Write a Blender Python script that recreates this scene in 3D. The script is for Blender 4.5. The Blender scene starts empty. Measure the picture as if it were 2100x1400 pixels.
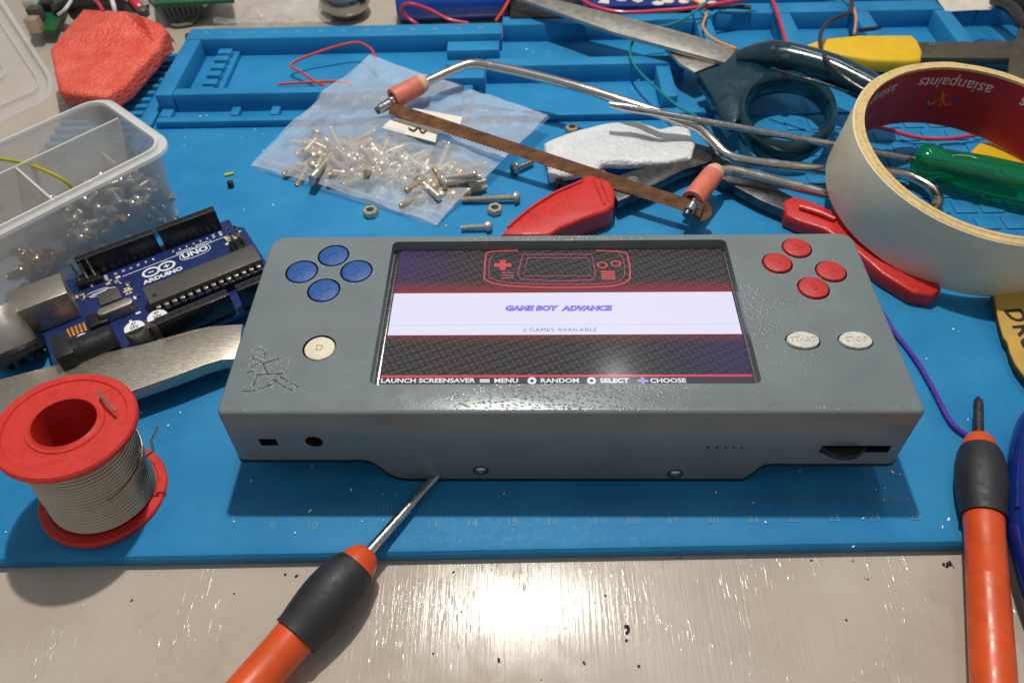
import bpy, bmesh, math, random
from mathutils import Vector, Matrix, noise
random.seed(7)
SC = bpy.context.scene
COL = SC.collection
S = 0.01                      # everything below is written in centimetres and brought to metres at the end

# ------------------------------------------------------------------ camera
CAM = (0.38, -9.461, 17.358); PIT, YAW, ROL, FPX = 0.8550, -0.02124, -0.03033, 1567.8
def cam_axes():
    F = Vector((math.sin(YAW)*math.cos(PIT), math.cos(YAW)*math.cos(PIT), -math.sin(PIT)))
    R0 = Vector((math.cos(YAW), -math.sin(YAW), 0)); U0 = R0.cross(F)
    R = R0*math.cos(ROL) + U0*math.sin(ROL); U = U0*math.cos(ROL) - R0*math.sin(ROL)
    return R, U, F
CR, CU, CF = cam_axes()
cd = bpy.data.cameras.new('camera'); co = bpy.data.objects.new('camera', cd); COL.objects.link(co)
cd.sensor_width = 36; cd.lens = FPX/2100*36; cd.clip_start = 0.01; cd.clip_end = 50
m = Matrix((CR, CU, -CF)).transposed().to_4x4(); m.translation = Vector(CAM)*S
co.matrix_world = m
cd.dof.use_dof = True; cd.dof.focus_distance = 0.20; cd.dof.aperture_fstop = 26
SC.camera = co

# ------------------------------------------------------------------ light of the room: a desk lamp over the far side and a ceiling fitting
wd = bpy.data.worlds.new('World'); SC.world = wd; wd.use_nodes = True
bg = wd.node_tree.nodes['Background']; bg.inputs[0].default_value = (0.92, 0.96, 1.0, 1); bg.inputs[1].default_value = 0.27
def area(name, loc, target, size, size_y, power, col, shape='RECTANGLE'):
    l = bpy.data.lights.new(name, 'AREA'); l.shape = shape; l.size = size
    if shape in ('RECTANGLE', 'ELLIPSE'): l.size_y = size_y
    l.energy = power; l.color = col
    o = bpy.data.objects.new(name, l); COL.objects.link(o); o.location = loc
    o.rotation_euler = (Vector(target)-Vector(loc)).to_track_quat('-Z', 'Y').to_euler()
    return o
area('desk_lamp', (-0.003, 0.174, 0.49), (0.0, 0.09, 0), 0.016, 0, 2.05, (1.0, 0.95, 0.87), 'DISK')
area('ceiling_light', (0.31, 0.93, 1.9), (0.31, 0.93, 0), 0.05, 1.2, 5.5, (0.95, 0.97, 1.0))
SC.view_settings.view_transform = 'Standard'; SC.view_settings.look = 'None'
SC.view_settings.exposure = 0.0; SC.view_settings.gamma = 1.0
SC.cycles.use_denoising = True; SC.cycles.max_bounces = 8; SC.cycles.transparent_max_bounces = 24
SC.cycles.sample_clamp_indirect = 4.0

# ------------------------------------------------------------------ helpers
def P(px, py, z):
    """the point at height z (cm) that a place in the photograph shows"""
    d = CF + CR*((px-1050)/FPX) - CU*((py-700)/FPX)
    t = (z-CAM[2])/d.z
    return Vector(CAM) + d*t
def PY(px, py, y):
    d = CF + CR*((px-1050)/FPX) - CU*((py-700)/FPX)
    t = (y-CAM[1])/d.y
    return Vector(CAM) + d*t
def PP(pts): return [P(*q) for q in pts]

def mesh_of(bm, name='m'):
    me = bpy.data.meshes.new(name); bm.to_mesh(me); bm.free(); return me
def obj(name, bm, mat, parent=None, local=False, smooth=35):
    me = bm if isinstance(bm, bpy.types.Mesh) else mesh_of(bm, name)
    o = bpy.data.objects.new(name, me); COL.objects.link(o)
    if mat is not None and not me.materials: me.materials.append(mat)
    if smooth:
        for p in me.polygons: p.use_smooth = True
        me.set_sharp_from_angle(angle=math.radians(smooth))
    if parent:
        o.parent = parent
        if not local: me.transform(Matrix.Translation(-ROOT.get(parent.name, Vector(parent.location))))
    return o
ROOT = {}
def sub(name, bm, mat, parent, local=False, smooth=35):
    """a piece of a part: same coordinates as its part's own thing"""
    o = obj(name, bm, mat, None, True, smooth); o.parent = parent
    if not local:
        r = parent.parent or parent
        o.data.transform(Matrix.Translation(-Vector(r.location)))
    return o
def tag(o, label, cat, group=None, kind=None):
    if label: o['label'] = label
    if cat: o['category'] = cat
    if group: o['group'] = group
    if kind: o['kind'] = kind
    return o
def thing(name, label, cat, loc=(0, 0, 0), rotz=0, group=None):
    o = bpy.data.objects.new(name, None); COL.objects.link(o); o.location = loc; o.rotation_euler = (0, 0, rotz)
    o.empty_display_size = 0.01
    return tag(o, label, cat, group)
def single(name, bm, mat, label, cat, group=None, kind=None, smooth=35):
    """a thing of one mesh, its origin moved to its base"""
    o = obj(name, bm, mat, None, True, smooth)
    vs = [v.co for v in o.data.vertices]
    c = Vector((sum(v.x for v in vs)/len(vs), sum(v.y for v in vs)/len(vs), min(v.z for v in vs)))
    o.data.transform(Matrix.Translation(-c)); o.location = c
    return tag(o, label, cat, group, kind)

def box(x0, x1, y0, y1, z0, z1, bev=0, bm=None, seg=2):
    own = bm is None
    bm = bm or bmesh.new()
    vs = [bm.verts.new((x, y, z)) for z in (z0, z1) for y in (y0, y1) for x in (x0, x1)]
    fs = [bm.faces.new([vs[i] for i in q]) for q in ((0, 2, 3, 1), (4, 5, 7, 6), (0, 1, 5, 4), (2, 6, 7, 3), (0, 4, 6, 2), (1, 3, 7, 5))]
    if bev:
        es = list({e for f in fs for e in f.edges})
        bmesh.ops.bevel(bm, geom=es, offset=bev, segments=seg, affect='EDGES', profile=0.5)
    return bm
def prism(top, thick, bev=0, bm=None, seg=2, bot=None):
    """closed slab under a ring of points (any heights)"""
    bm = bm or bmesh.new()
    T = [bm.verts.new(v) for v in top]
    B = [bm.verts.new(v) for v in (bot or [Vector(v)-Vector((0, 0, thick)) for v in top])]
    n = len(T)
    f1 = bm.faces.new(T); f2 = bm.faces.new(B[::-1]); fs = [f1, f2]
    for i in range(n): fs.append(bm.faces.new((T[i], B[i], B[(i+1) % n], T[(i+1) % n])))
    bmesh.ops.recalc_face_normals(bm, faces=fs)
    if bev:
        es = list({e for f in (f1, f2) for e in f.edges})
        bmesh.ops.bevel(bm, geom=es, offset=bev, segments=seg, affect='EDGES', profile=0.5)
    return bm
def catmull(pts, k=8, closed=False):
    pts = [Vector(q) for q in pts]; n = len(pts); out = []
    rng = range(n if closed else n-1)
    for i in rng:
        if closed: a, b, c, d = pts[i-1], pts[i], pts[(i+1) % n], pts[(i+2) % n]
        else: a, b, c, d = pts[max(i-1, 0)], pts[i], pts[i+1], pts[min(i+2, n-1)]
        for j in range(k):
            t = j/k
            out.append(0.5*((2*b)+(c-a)*t+(2*a-5*b+4*c-d)*t*t+(3*b-a-3*c+d)*t**3))
    if not closed: out.append(pts[-1])
    return out
def tube(path, r, n=10, closed=False, bm=None, flat=None, cap=True):
    """r: number or list. flat: squeeze in z"""
    bm = bm or bmesh.new(); path = [Vector(q) for q in path]; N = len(path); rings = []
    up = Vector((0, 0, 1)); prev = None
    for i, q in enumerate(path):
        if closed: t = path[(i+1) % N]-path[i-1]
        else: t = path[min(i+1, N-1)]-path[max(i-1, 0)]
        if t.length < 1e-9: t = Vector((1, 0, 0))
        t.normalize()
        if prev is None:
            a = t.cross(up)
            if a.length < 0.05: a = t.cross(Vector((1, 0, 0)))
        else: a = prev - t*prev.dot(t)
        a.normalize(); b = t.cross(a); prev = a
        rr = r[i] if isinstance(r, (list, tuple)) else r
        ring = []
        for k in range(n):
            w = a*math.cos(2*math.pi*k/n)*rr + b*math.sin(2*math.pi*k/n)*rr
            if flat: w.z *= flat
            ring.append(bm.verts.new(q+w))
        rings.append(ring)
    for i in range(N if closed else N-1):
        A, B = rings[i], rings[(i+1) % N]
        for k in range(n): bm.faces.new((A[k], A[(k+1) % n], B[(k+1) % n], B[k]))
    if not closed and cap:
        bm.faces.new(rings[0][::-1]); bm.faces.new(rings[-1])
    bmesh.ops.recalc_face_normals(bm, faces=bm.faces)
    return bm
def axis_m(a, b):
    a, b = Vector(a), Vector(b)
    q = (b-a).to_track_quat('Z', 'Y').to_matrix().to_4x4(); q.translation = a
    return q
def lathe(prof, n=32, M=None, bm=None, ring=False):
    """prof: (r, h) list; ring closes the profile on itself"""
    bm = bm or bmesh.new(); new = []
    rows = []
    for r, h in prof:
        if r <= 1e-6: row = [bm.verts.new((0, 0, h))]
        else: row = [bm.verts.new((r*math.cos(2*math.pi*k/n), r*math.sin(2*math.pi*k/n), h)) for k in range(n)]
        rows.append(row); new += row
    fs = []
    pairs = list(zip(rows, rows[1:])) + ([(rows[-1], rows[0])] if ring else [])
    for A, B in pairs:
        for k in range(n):
            k2 = (k+1) % n
            if len(A) == 1 and len(B) == 1: continue
            if len(A) == 1: fs.append(bm.faces.new((A[0], B[k], B[k2])))
            elif len(B) == 1: fs.append(bm.faces.new((A[k], A[k2], B[0])))
            else: fs.append(bm.faces.new((A[k], A[k2], B[k2], B[k])))
    if not ring:
        for row, rev in ((rows[0], True), (rows[-1], False)):
            if len(row) > 1: fs.append(bm.faces.new(row[::-1] if rev else row))
    bmesh.ops.recalc_face_normals(bm, faces=fs)
    if M is not None: bmesh.ops.transform(bm, matrix=M, verts=new)
    return bm
_tx = {}
def text_mesh(s, size, bold=0.0, shear=0.0, sx=1.0, extrude=0.0, mirror=False, align='CENTER', space=1.0):
    cu = bpy.data.curves.new('t', 'FONT'); cu.body = s; cu.size = size; cu.align_x = align; cu.align_y = 'CENTER'
    cu.offset = bold; cu.shear = shear; cu.extrude = extrude; cu.resolution_u = 3; cu.space_character = space
    o = bpy.data.objects.new('t', cu); COL.objects.link(o)
    dg = bpy.context.evaluated_depsgraph_get()
    me = bpy.data.meshes.new_from_object(o.evaluated_get(dg))
    bpy.data.objects.remove(o); bpy.data.curves.remove(cu)
    if sx != 1: me.transform(Matrix.Diagonal((sx, 1, 1, 1)))
    me.materials.clear()
    return me
def put_text(name, s, size, mat, parent, M, **k):
    me = text_mesh(s, size, **k); me.transform(M)
    o = bpy.data.objects.new(name, me); COL.objects.link(o); me.materials.append(mat); o.parent = parent
    return o
def boolean(bm, cutters):
    me = mesh_of(bm, 'b'); o = bpy.data.objects.new('b', me); COL.objects.link(o)
    cs = []
    for c in cutters:
        cm = mesh_of(c, 'c'); c_o = bpy.data.objects.new('c', cm); COL.objects.link(c_o); cs.append(c_o)
        md = o.modifiers.new('b', 'BOOLEAN'); md.object = c_o; md.operation = 'DIFFERENCE'; md.solver = 'EXACT'
    dg = bpy.context.evaluated_depsgraph_get()
    out = bpy.data.meshes.new_from_object(o.evaluated_get(dg))
    for q in cs+[o]: bpy.data.objects.remove(q)
    return out
def rough_up(bm, amp, freq, seed=0.0):
    for v in bm.verts:
        q = v.co*freq + Vector((seed, seed*1.7, seed*0.3))
        v.co += Vector((noise.noise(q), noise.noise(q+Vector((31, 7, 5))), noise.noise(q+Vector((3, 77, 9)))))*amp
    return bm

# ------------------------------------------------------------------ materials (all procedural, coordinates in centimetres)
def hexc(r, g, b):
    f = lambda c: (c/255/12.92) if c/255 <= 0.04045 else ((c/255+0.055)/1.055)**2.4
    return (f(r), f(g), f(b))
class NT:
    def __init__(s, name):
        s.m = bpy.data.materials.new(name); s.m.use_nodes = True; s.t = s.m.node_tree; s.n = s.t.nodes
        s.b = s.n['Principled BSDF']; s.out = s.n['Material Output']
        tc = s.n.new('ShaderNodeTexCoord'); mp = s.n.new('ShaderNodeMapping'); mp.inputs['Scale'].default_value = (1/S,)*3
        s.l(tc.outputs['Object'], mp.inputs['Vector']); s.co = mp.outputs[0]
    def l(s, a, b): s.t.links.new(a, b)
    def map(s, scale, rot=(0, 0, 0), loc=(0, 0, 0)):
        mp = s.n.new('ShaderNodeMapping'); mp.inputs['Scale'].default_value = scale; mp.inputs['Rotation'].default_value = rot; mp.inputs['Location'].default_value = loc
        s.l(s.co, mp.inputs[0]); return mp.outputs[0]
    def noise(s, scale, detail=4, vec=None, rough=0.55):
        n = s.n.new('ShaderNodeTexNoise'); n.inputs['Scale'].default_value = scale; n.inputs['Detail'].default_value = detail; n.inputs['Roughness'].default_value = rough
        s.l(vec or s.co, n.inputs['Vector']); return n.outputs[0]
    def voro(s, scale, vec=None, feat='F1', rand=1.0):
        n = s.n.new('ShaderNodeTexVoronoi'); n.feature = feat; n.inputs['Scale'].default_value = scale; n.inputs['Randomness'].default_value = rand
        s.l(vec or s.co, n.inputs['Vector']); return n.outputs['Distance']
    def wave(s, scale, vec=None, dist=0, dscale=1, kind='BANDS'):
        n = s.n.new('ShaderNodeTexWave'); n.wave_type = kind; n.inputs['Scale'].default_value = scale; n.inputs['Distortion'].default_value = dist; n.inputs['Detail Scale'].default_value = dscale
        s.l(vec or s.co, n.inputs['Vector']); return n.outputs['Fac']
    def ramp(s, fac, stops):
        n = s.n.new('ShaderNodeValToRGB'); s.l(fac, n.inputs[0]); e = n.color_ramp.elements
        while len(e) < len(stops): e.new(0.5)
        for q, (p, c) in zip(e, stops):
            q.position = p; q.color = (c, c, c, 1) if isinstance(c, (int, float)) else (*c, 1)
        return n.outputs[0]
    def math(s, op, a, b=None, clamp=False):
        n = s.n.new('ShaderNodeMath'); n.operation = op; n.use_clamp = clamp
        for i, q in enumerate((a, b)):
            if q is None: continue
            if isinstance(q, (int, float)): n.inputs[i].default_value = q
            else: s.l(q, n.inputs[i])
        return n.outputs[0]
    def mix(s, fac, a, b, mode='MIX'):
        n = s.n.new('ShaderNodeMix'); n.data_type = 'RGBA'; n.blend_type = mode
        for k, q in (('Factor', fac), ('A', a), ('B', b)):
            i = [x for x in n.inputs if x.name == k and (x.type == ('VALUE' if k == 'Factor' else 'RGBA'))][0]
            if isinstance(q, (int, float)): i.default_value = q
            elif isinstance(q, tuple): i.default_value = (*q, 1)
            else: s.l(q, i)
        return [x for x in n.outputs if x.type == 'RGBA'][0]
    def bump(s, h, strength=0.3, dist=0.02, prev=None):
        n = s.n.new('ShaderNodeBump'); n.inputs['Strength'].default_value = strength; n.inputs['Distance'].default_value = dist*S
        s.l(h, n.inputs['Height'])
        if prev is not None: s.l(prev, n.inputs['Normal'])
        return n.outputs[0]
    def set(s, **k):
        for a, v in k.items():
            i = s.b.inputs[a.replace('_', ' ')]
            if hasattr(v, 'is_linked'): s.l(v, i)
            elif isinstance(v, tuple): i.default_value = (*v, 1) if i.type == 'RGBA' else v
            else: i.default_value = v
        return s
def M(name, col, rough=0.5, metal=0.0, var=0.12, vs=2.0, bump=0.0, bs=20.0, rvar=0.12, **k):
    t = NT(name)
    n1 = t.noise(vs, 5); f = t.ramp(n1, [(0.3, 1-var), (0.7, 1+var)])
    t.set(Base_Color=t.mix(1.0, tuple(col), f, 'MULTIPLY'))
    n2 = t.noise(vs*3.1, 4); t.set(Roughness=t.ramp(n2, [(0.3, max(0.02, rough-rvar)), (0.7, min(1, rough+rvar))]), Metallic=metal)
    if bump: t.set(Normal=t.bump(t.noise(bs, 3), bump, 0.02))
    for a, v in k.items(): t.set(**{a: v})
    return t.m
MT = {}
MT['mat'] = None
def build_mats():
    # blue silicone: dusty, softly mottled
    t = NT('blue_silicone')
    n = t.noise(0.5, 6); n2 = t.noise(9, 4)
    c = t.mix(t.ramp(n, [(0.35, 0.0), (0.7, 1.0)]), hexc(30, 124, 178), hexc(44, 138, 190))
    c = t.mix(t.ramp(n2, [(0.62, 0.0), (0.8, 0.22)]), c, hexc(120, 165, 190))
    c = t.mix(t.ramp(t.noise(1.3, 8, rough=0.7), [(0.62, 0.0), (0.76, 0.35)]), c, hexc(26, 92, 138))
    c = t.mix(t.ramp(t.noise(30, 5, rough=0.7), [(0.66, 0.0), (0.74, 0.5)]), c, hexc(150, 186, 206))
    t.set(Base_Color=c, Roughness=t.ramp(n2, [(0.3, 0.5), (0.7, 0.66)]), Specular_IOR_Level=0.28, Normal=t.bump(t.noise(40, 2), 0.10, 0.01)); MT['mat'] = t.m
    # varnished off-white table top with drips and grain along y
    t = NT('varnished_table')
    v1 = t.map((6.0, 0.28, 1), (0, 0, math.radians(-2)))
    g = t.noise(1.7, 5, v1, 0.6)
    v2 = t.map((9.0, 1.5, 1), (0, 0, math.radians(-2)))
    sp = t.ramp(t.voro(1.0, v2), [(0.05, 1.0), (0.24, 0.0)])
    v3 = t.map((4.2, 0.30, 1), (0, 0, math.radians(-2)))
    ln_ = t.ramp(t.noise(2.6, 2, v3), [(0.60, 0.0), (0.68, 1.0)])
    msk = t.ramp(t.noise(0.45, 3), [(0.48, 0.0), (0.68, 1.0)])
    h = t.math('ADD', t.math('MULTIPLY', g, 0.35), t.math('MULTIPLY', t.math('ADD', t.math('MULTIPLY', sp, 0.8), t.math('MULTIPLY', ln_, 0.6)), msk))
    c = t.mix(t.ramp(t.noise(0.35, 6), [(0.3, 0), (0.7, 1)]), hexc(180, 167, 152), hexc(194, 183, 169))
    c = t.mix(t.ramp(t.noise(3.5, 4, v1), [(0.6, 0.0), (0.8, 0.30)]), c, hexc(152, 138, 122))
    c = t.mix(t.ramp(t.noise(1.1, 7), [(0.58, 0.0), (0.75, 0.25)]), c, hexc(150, 140, 128))
    t.set(Base_Color=c, Roughness=t.ramp(t.noise(1.5, 4), [(0.3, 0.11), (0.7, 0.2)]), Specular_IOR_Level=0.24, Normal=t.bump(h, 0.6, 0.035)); MT['table'] = t.m
    # sprayed grey paint over printed layers
    t = NT('grey_sprayed_print')
    d1 = t.map((9.5, 19.0, 12), (0, 0, math.radians(-38)))
    dots = t.ramp(t.voro(1.0, d1, rand=0.8), [(0.0, 1.0), (0.45, 0.0)])
    msk = t.math('MULTIPLY', t.ramp(t.noise(0.55, 3), [(0.52, 0.0), (0.66, 1.0)]), 0.5)
    # places where the print came out rough under the paint
    wob_ = t.noise(1.6, 4)
    for cx_, cy_, rx_, ry_, am_ in ((12.95, 3.3, 1.0, 1.5, 1.5), (14.3, 3.2, 0.7, 0.7, 0.9), (8.6, 0.45, 3.2, 0.55, 0.9), (13.9, 1.6, 1.1, 0.7, 0.9), (1.2, 1.5, 1.0, 0.6, 0.5), (15.2, 3.4, 0.5, 0.5, 0.5), (8.0, 6.05, 5.5, 0.16, 0.9)):
        vm = t.n.new('ShaderNodeVectorMath'); vm.operation = 'LENGTH'
        t.l(t.map((1/rx_, 1/ry_, 0), loc=(-cx_/rx_, -cy_/ry_, 0)), vm.inputs[0])
        f_ = t.ramp(t.math('ADD', vm.outputs['Value'], t.math('MULTIPLY', t.math('SUBTRACT', wob_, 0.5), 1.2)), [(0.45, am_/1.5), (1.05, 0.0)])
        msk = t.math('ADD', msk, t.math('MULTIPLY', f_, 1.5))
    fine = t.noise(26, 3)
    ge = t.n.new('ShaderNodeNewGeometry'); sz = t.n.new('ShaderNodeSeparateXYZ'); t.l(ge.outputs['True Normal'], sz.inputs[0])
    flat = t.ramp(sz.outputs[2], [(0.6, 0.0), (0.95, 1.0)])
    h = t.math('ADD', t.math('MULTIPLY', t.math('MULTIPLY', dots, flat), t.math('ADD', t.math('MULTIPLY', msk, 1.0), 0.12)), t.math('MULTIPLY', fine, 0.13))
    h = t.math('ADD', h, t.math('MULTIPLY', t.wave(4.5, t.map((0.02, 0.02, 1), (0, math.radians(90), 0)), 0.3, 1), 0.10))
    c = t.mix(t.ramp(t.noise(0.8, 5), [(0.3, 0), (0.7, 1)]), hexc(109, 119, 121), hexc(119, 128, 129))
    c = t.mix(t.ramp(t.noise(22, 3), [(0.70, 0.0), (0.78, 0.5)]), c, hexc(84, 90, 92))
    c = t.mix(t.ramp(t.noise(2.5, 6), [(0.60, 0.0), (0.72, 0.25)]), c, hexc(128, 132, 130))
    t.set(Base_Color=c, Roughness=t.ramp(t.noise(3, 3), [(0.3, 0.19), (0.7, 0.28)]), Specular_IOR_Level=0.45, Normal=t.bump(h, 0.7, 0.017)); MT['paint'] = t.m
    MT['burr_glint'] = M('paint_burr', hexc(176, 182, 182), 0.12, var=0.1)  # paler than the paint: glints on burrs put into the colour
    MT['dark_hole'] = M('dark_inside', (0.006, 0.006, 0.008), 0.7)
    MT['black_plastic'] = M('black_plastic', (0.012, 0.012, 0.014), 0.38, bump=0.15, bs=60)
    MT['black_rubber'] = M('black_rubber', hexc(40, 40, 44), 0.55, bump=0.2, bs=70, var=0.2)
    MT['orange'] = M('orange_plastic', hexc(216, 82, 30), 0.38, var=0.13, vs=1.1, bump=0.08, bs=24)
    MT['red'] = M('red_plastic', hexc(196, 40, 34), 0.38, var=0.1, bump=0.08, bs=35)
    MT['red_spool'] = M('red_spool_plastic', hexc(200, 46, 38), 0.42, var=0.08, bump=0.08, bs=25)
    MT['red_button'] = M('red_print', hexc(184, 42, 42), 0.5, var=0.12, vs=9, bump=0.5, bs=22)
    MT['blue_button'] = M('blue_print', hexc(28, 78, 146), 0.5, var=0.14, vs=9, bump=0.5, bs=22)
    MT['cream_button'] = M('cream_print', hexc(216, 206, 184), 0.5, var=0.1, vs=8, bump=0.5, bs=16)
    MT['white_button'] = M('grey_white_print', hexc(204, 200, 190), 0.5, var=0.12, vs=8, bump=0.6, bs=14)
    MT['steel'] = M('polished_steel', (0.55, 0.54, 0.52), 0.22, 1.0, var=0.2, vs=5, bump=0.1, bs=40)
    MT['chrome_worn'] = worn_metal('worn_chrome_rod', (0.62, 0.58, 0.53), hexc(96, 66, 44))
    MT['steel_dark'] = M('dark_tool_steel', (0.10, 0.10, 0.105), 0.35, 0.9, var=0.3, vs=3, bump=0.1, bs=40)
    MT['zinc'] = M('zinc_screw', (0.62, 0.57, 0.49), 0.34, 0.7, var=0.15, vs=8)
    MT['zinc_yellow'] = M('yellow_zinc_screw', (0.56, 0.45, 0.31), 0.40, 0.6, var=0.2, vs=8)
    MT['brass'] = M('brass_screw', (0.72, 0.50, 0.16), 0.25, 1.0, var=0.2, vs=8)
    MT['rust'] = rust_mat()
    t = NT('brushed_aluminium')
    g = t.noise(2.0, 5, t.map((2.0, 16, 4), (0, 0, math.radians(-17))))
    g2 = t.ramp(t.noise(3.0, 5, t.map((3.5, 9, 3), (0, 0, math.radians(25)))), [(0.55, 0), (0.7, 1)])
    t.set(Base_Color=t.mix(g2, hexc(176, 168, 155), hexc(205, 198, 186)), Metallic=0.85, Roughness=t.ramp(g, [(0.3, 0.30), (0.7, 0.5)]), Normal=t.bump(g, 0.25, 0.012)); MT['alu'] = t.m
    t = NT('solder_wire')
    t.set(Base_Color=t.mix(t.ramp(t.noise(1.2, 3), [(0.3, 0), (0.7, 1)]), hexc(180, 169, 148), hexc(192, 181, 161)), Metallic=0.9, Roughness=0.26); MT['solder'] = t.m
    # translucent milky plastic of the organiser box
    t = NT('milky_plastic')
    t.set(Base_Color=(0.74, 0.73, 0.71), Roughness=0.28, Alpha=t.ramp(t.noise(0.8, 4), [(0.3, 0.40), (0.7, 0.55)]), Normal=t.bump(t.noise(14, 3), 0.12, 0.01)); MT['milky'] = t.m
    t = NT('milky_plastic_edge')
    t.set(Base_Color=(0.80, 0.79, 0.76), Roughness=0.22, Alpha=0.55, Normal=t.bump(t.noise(12, 3), 0.1, 0.01)); MT['milky_edge'] = t.m
    t = NT('clear_lid')
    t.set(Base_Color=(0.78, 0.74, 0.70), Roughness=0.12, Alpha=0.22, Normal=t.bump(t.noise(3, 3), 0.2, 0.02)); MT['lid'] = t.m
    t = NT('lid_rim')
    t.set(Base_Color=(0.82, 0.79, 0.74), Roughness=0.1, Alpha=0.45, Normal=t.bump(t.noise(5, 3), 0.15, 0.02)); MT['lid_rim'] = t.m
    # polythene bag
    t = NT('polythene')
    cr = t.noise(1.1, 6, rough=0.65)
    t.set(Base_Color=(0.72, 0.78, 0.85), Roughness=t.ramp(t.noise(2, 3), [(0.3, 0.12), (0.7, 0.28)]), Alpha=t.ramp(cr, [(0.3, 0.22), (0.7, 0.42)]), Normal=t.bump(cr, 0.8, 0.16)); MT['bag'] = t.m
    t = NT('bag_back')
    t.set(Base_Color=(0.72, 0.78, 0.85), Roughness=0.25, Alpha=0.16); MT['bag_back'] = t.m
    t = NT('thin_film')
    cr = t.noise(1.4, 6)
    t.set(Base_Color=(0.86, 0.82, 0.80), Roughness=0.12, Alpha=t.ramp(cr, [(0.35, 0.15), (0.7, 0.4)]), Normal=t.bump(cr, 0.7, 0.1)); MT['film'] = t.m
    # foams
    for nm, a, b in (('foam_orange', hexc(222, 72, 50), hexc(240, 112, 92)), ('foam_white', hexc(208, 210, 214), hexc(228, 229, 231))):
        t = NT(nm)
        ce = t.voro(6.5 if nm == 'foam_white' else 7.0, None, 'F1'); fi = t.noise(20, 4)
        h = t.math('ADD', t.math('MULTIPLY', ce, -1.0), t.math('MULTIPLY', fi, 0.6))
        t.set(Base_Color=t.mix(t.ramp(t.noise(1.2, 5), [(0.3, 0), (0.7, 1)]), a, b), Roughness=0.32, Normal=t.bump(h, 0.75, 0.08), Subsurface_Weight=0.3, Subsurface_Scale=0.004, Subsurface_Radius=(1.0, 0.6, 0.5)); MT[nm] = t.m
    MT['tape_paper'] = tape_mat()
    t = NT('tape_edge')
    t.set(Base_Color=t.mix(t.ramp(t.noise(6, 6), [(0.3, 0), (0.7, 1)]), hexc(196, 164, 106), hexc(222, 196, 140)), Roughness=0.75, Normal=t.bump(t.noise(14, 5), 0.7, 0.03)); MT['tape_edge'] = t.m
    MT['core_red'] = M('red_core_paper', hexc(158, 24, 38), 0.42, var=0.1, vs=1.2, bump=0.08, bs=9)
    MT['core_white'] = M('core_white_ink', hexc(226, 196, 196), 0.5)
    MT['core_orange'] = M('core_orange_ink', hexc(214, 108, 40), 0.5)
    MT['core_blue'] = M('core_blue_ink', hexc(60, 52, 130), 0.5)
    t = NT('green_acetate')
    t.set(Base_Color=(0.006, 0.46, 0.16), Roughness=0.08, Transmission_Weight=0.8, IOR=1.47, Normal=t.bump(t.noise(6, 2), 0.1, 0.02)); MT['green'] = t.m
    MT['teal'] = M('dark_teal_plastic', hexc(17, 50, 62), 0.2, var=0.2, vs=1.0, bump=0.05, bs=12, Coat_Weight=0.3)
    MT['yellow'] = M('yellow_vinyl', hexc(228, 184, 28), 0.45, var=0.06, bump=0.08, bs=14)
    MT['scissor_steel'] = M('scissor_steel', (0.48, 0.45, 0.39), 0.38, 0.8, var=0.12, vs=1.2, bump=0.03, bs=30)
    MT['bracket'] = M('painted_brown_steel', hexc(88, 80, 66), 0.45, 0.4, var=0.25, vs=1.5, bump=0.1, bs=20)
    MT['sleeve'] = M('aged_red_sleeve', hexc(206, 112, 92), 0.55, var=0.16, vs=2.5, bump=0.2, bs=18)
    MT['sleeve_end'] = M('aged_sleeve_end', hexc(206, 168, 138), 0.6, var=0.15, vs=4)
    MT['pcb'] = M('blue_solder_mask', hexc(28, 44, 96), 0.35, var=0.15, vs=3, bump=0.1, bs=16)
    MT['pcb_green'] = M('green_solder_mask', hexc(28, 96, 58), 0.4, var=0.2, vs=2)
    MT['ink_white'] = M('white_print', hexc(226, 228, 232), 0.5, var=0.05)
    MT['pad_gold'] = M('tinned_pad', hexc(222, 150, 46), 0.35, 0.3, var=0.2, vs=10)
    MT['header_top'] = M('header_black', (0.010, 0.010, 0.011), 0.30, bump=0.1, bs=50)
    MT['chip'] = M('chip_epoxy', hexc(78, 75, 70), 0.5, var=0.1, vs=2, bump=0.15, bs=60)
    MT['blue_battery'] = M('blue_shrink', hexc(24, 74, 170), 0.2, var=0.1, vs=1.0)
    MT['blue_gloss'] = M('deep_blue_vinyl', hexc(16, 40, 118), 0.15, var=0.12, vs=1.2)
    MT['card'] = M('corrugated_card', hexc(196, 158, 74), 0.75, var=0.12, vs=1.4, bump=0.3, bs=10)
    MT['card_core'] = M('card_flutes', hexc(128, 94, 52), 0.85, var=0.25, vs=6, bump=0.4, bs=8)
    MT['ink_black'] = M('black_print', hexc(44, 38, 30), 0.6)
    MT['paper'] = M('paper_label', hexc(226, 220, 206), 0.6, var=0.05, vs=3)
    MT['paper_grey'] = M('paper_grey_print', hexc(120, 116, 108), 0.6, var=0.15, vs=6)
    MT['dull_white'] = M('dull_white', hexc(214, 206, 192), 0.6, var=0.12, vs=1)
    MT['ball'] = M('burnished_ball', (0.36, 0.36, 0.35), 0.22, 1.0, var=0.2, vs=1)
    for n, c in (('w_red', hexc(206, 66, 48)), ('w_pink', hexc(206, 48, 74)), ('w_green', hexc(24, 130, 122)), ('w_orange', hexc(222, 152, 84)), ('w_black', hexc(44, 42, 40)), ('w_purple', hexc(84, 46, 156)), ('w_yellow', hexc(166, 164, 22)), ('w_white', hexc(220, 220, 224))):
        MT[n] = M('wire_'+n[2:], c, 0.35, var=0.08, vs=3)
    for n, c in (('crumb', hexc(226, 236, 246)), ('speck', hexc(34, 28, 26)), ('dust_yellow', hexc(214, 200, 40))):
        MT[n] = M(n, c, 0.6)
    MT['ink_dark'] = M('button_ink', hexc(150, 132, 104), 0.6)
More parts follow.
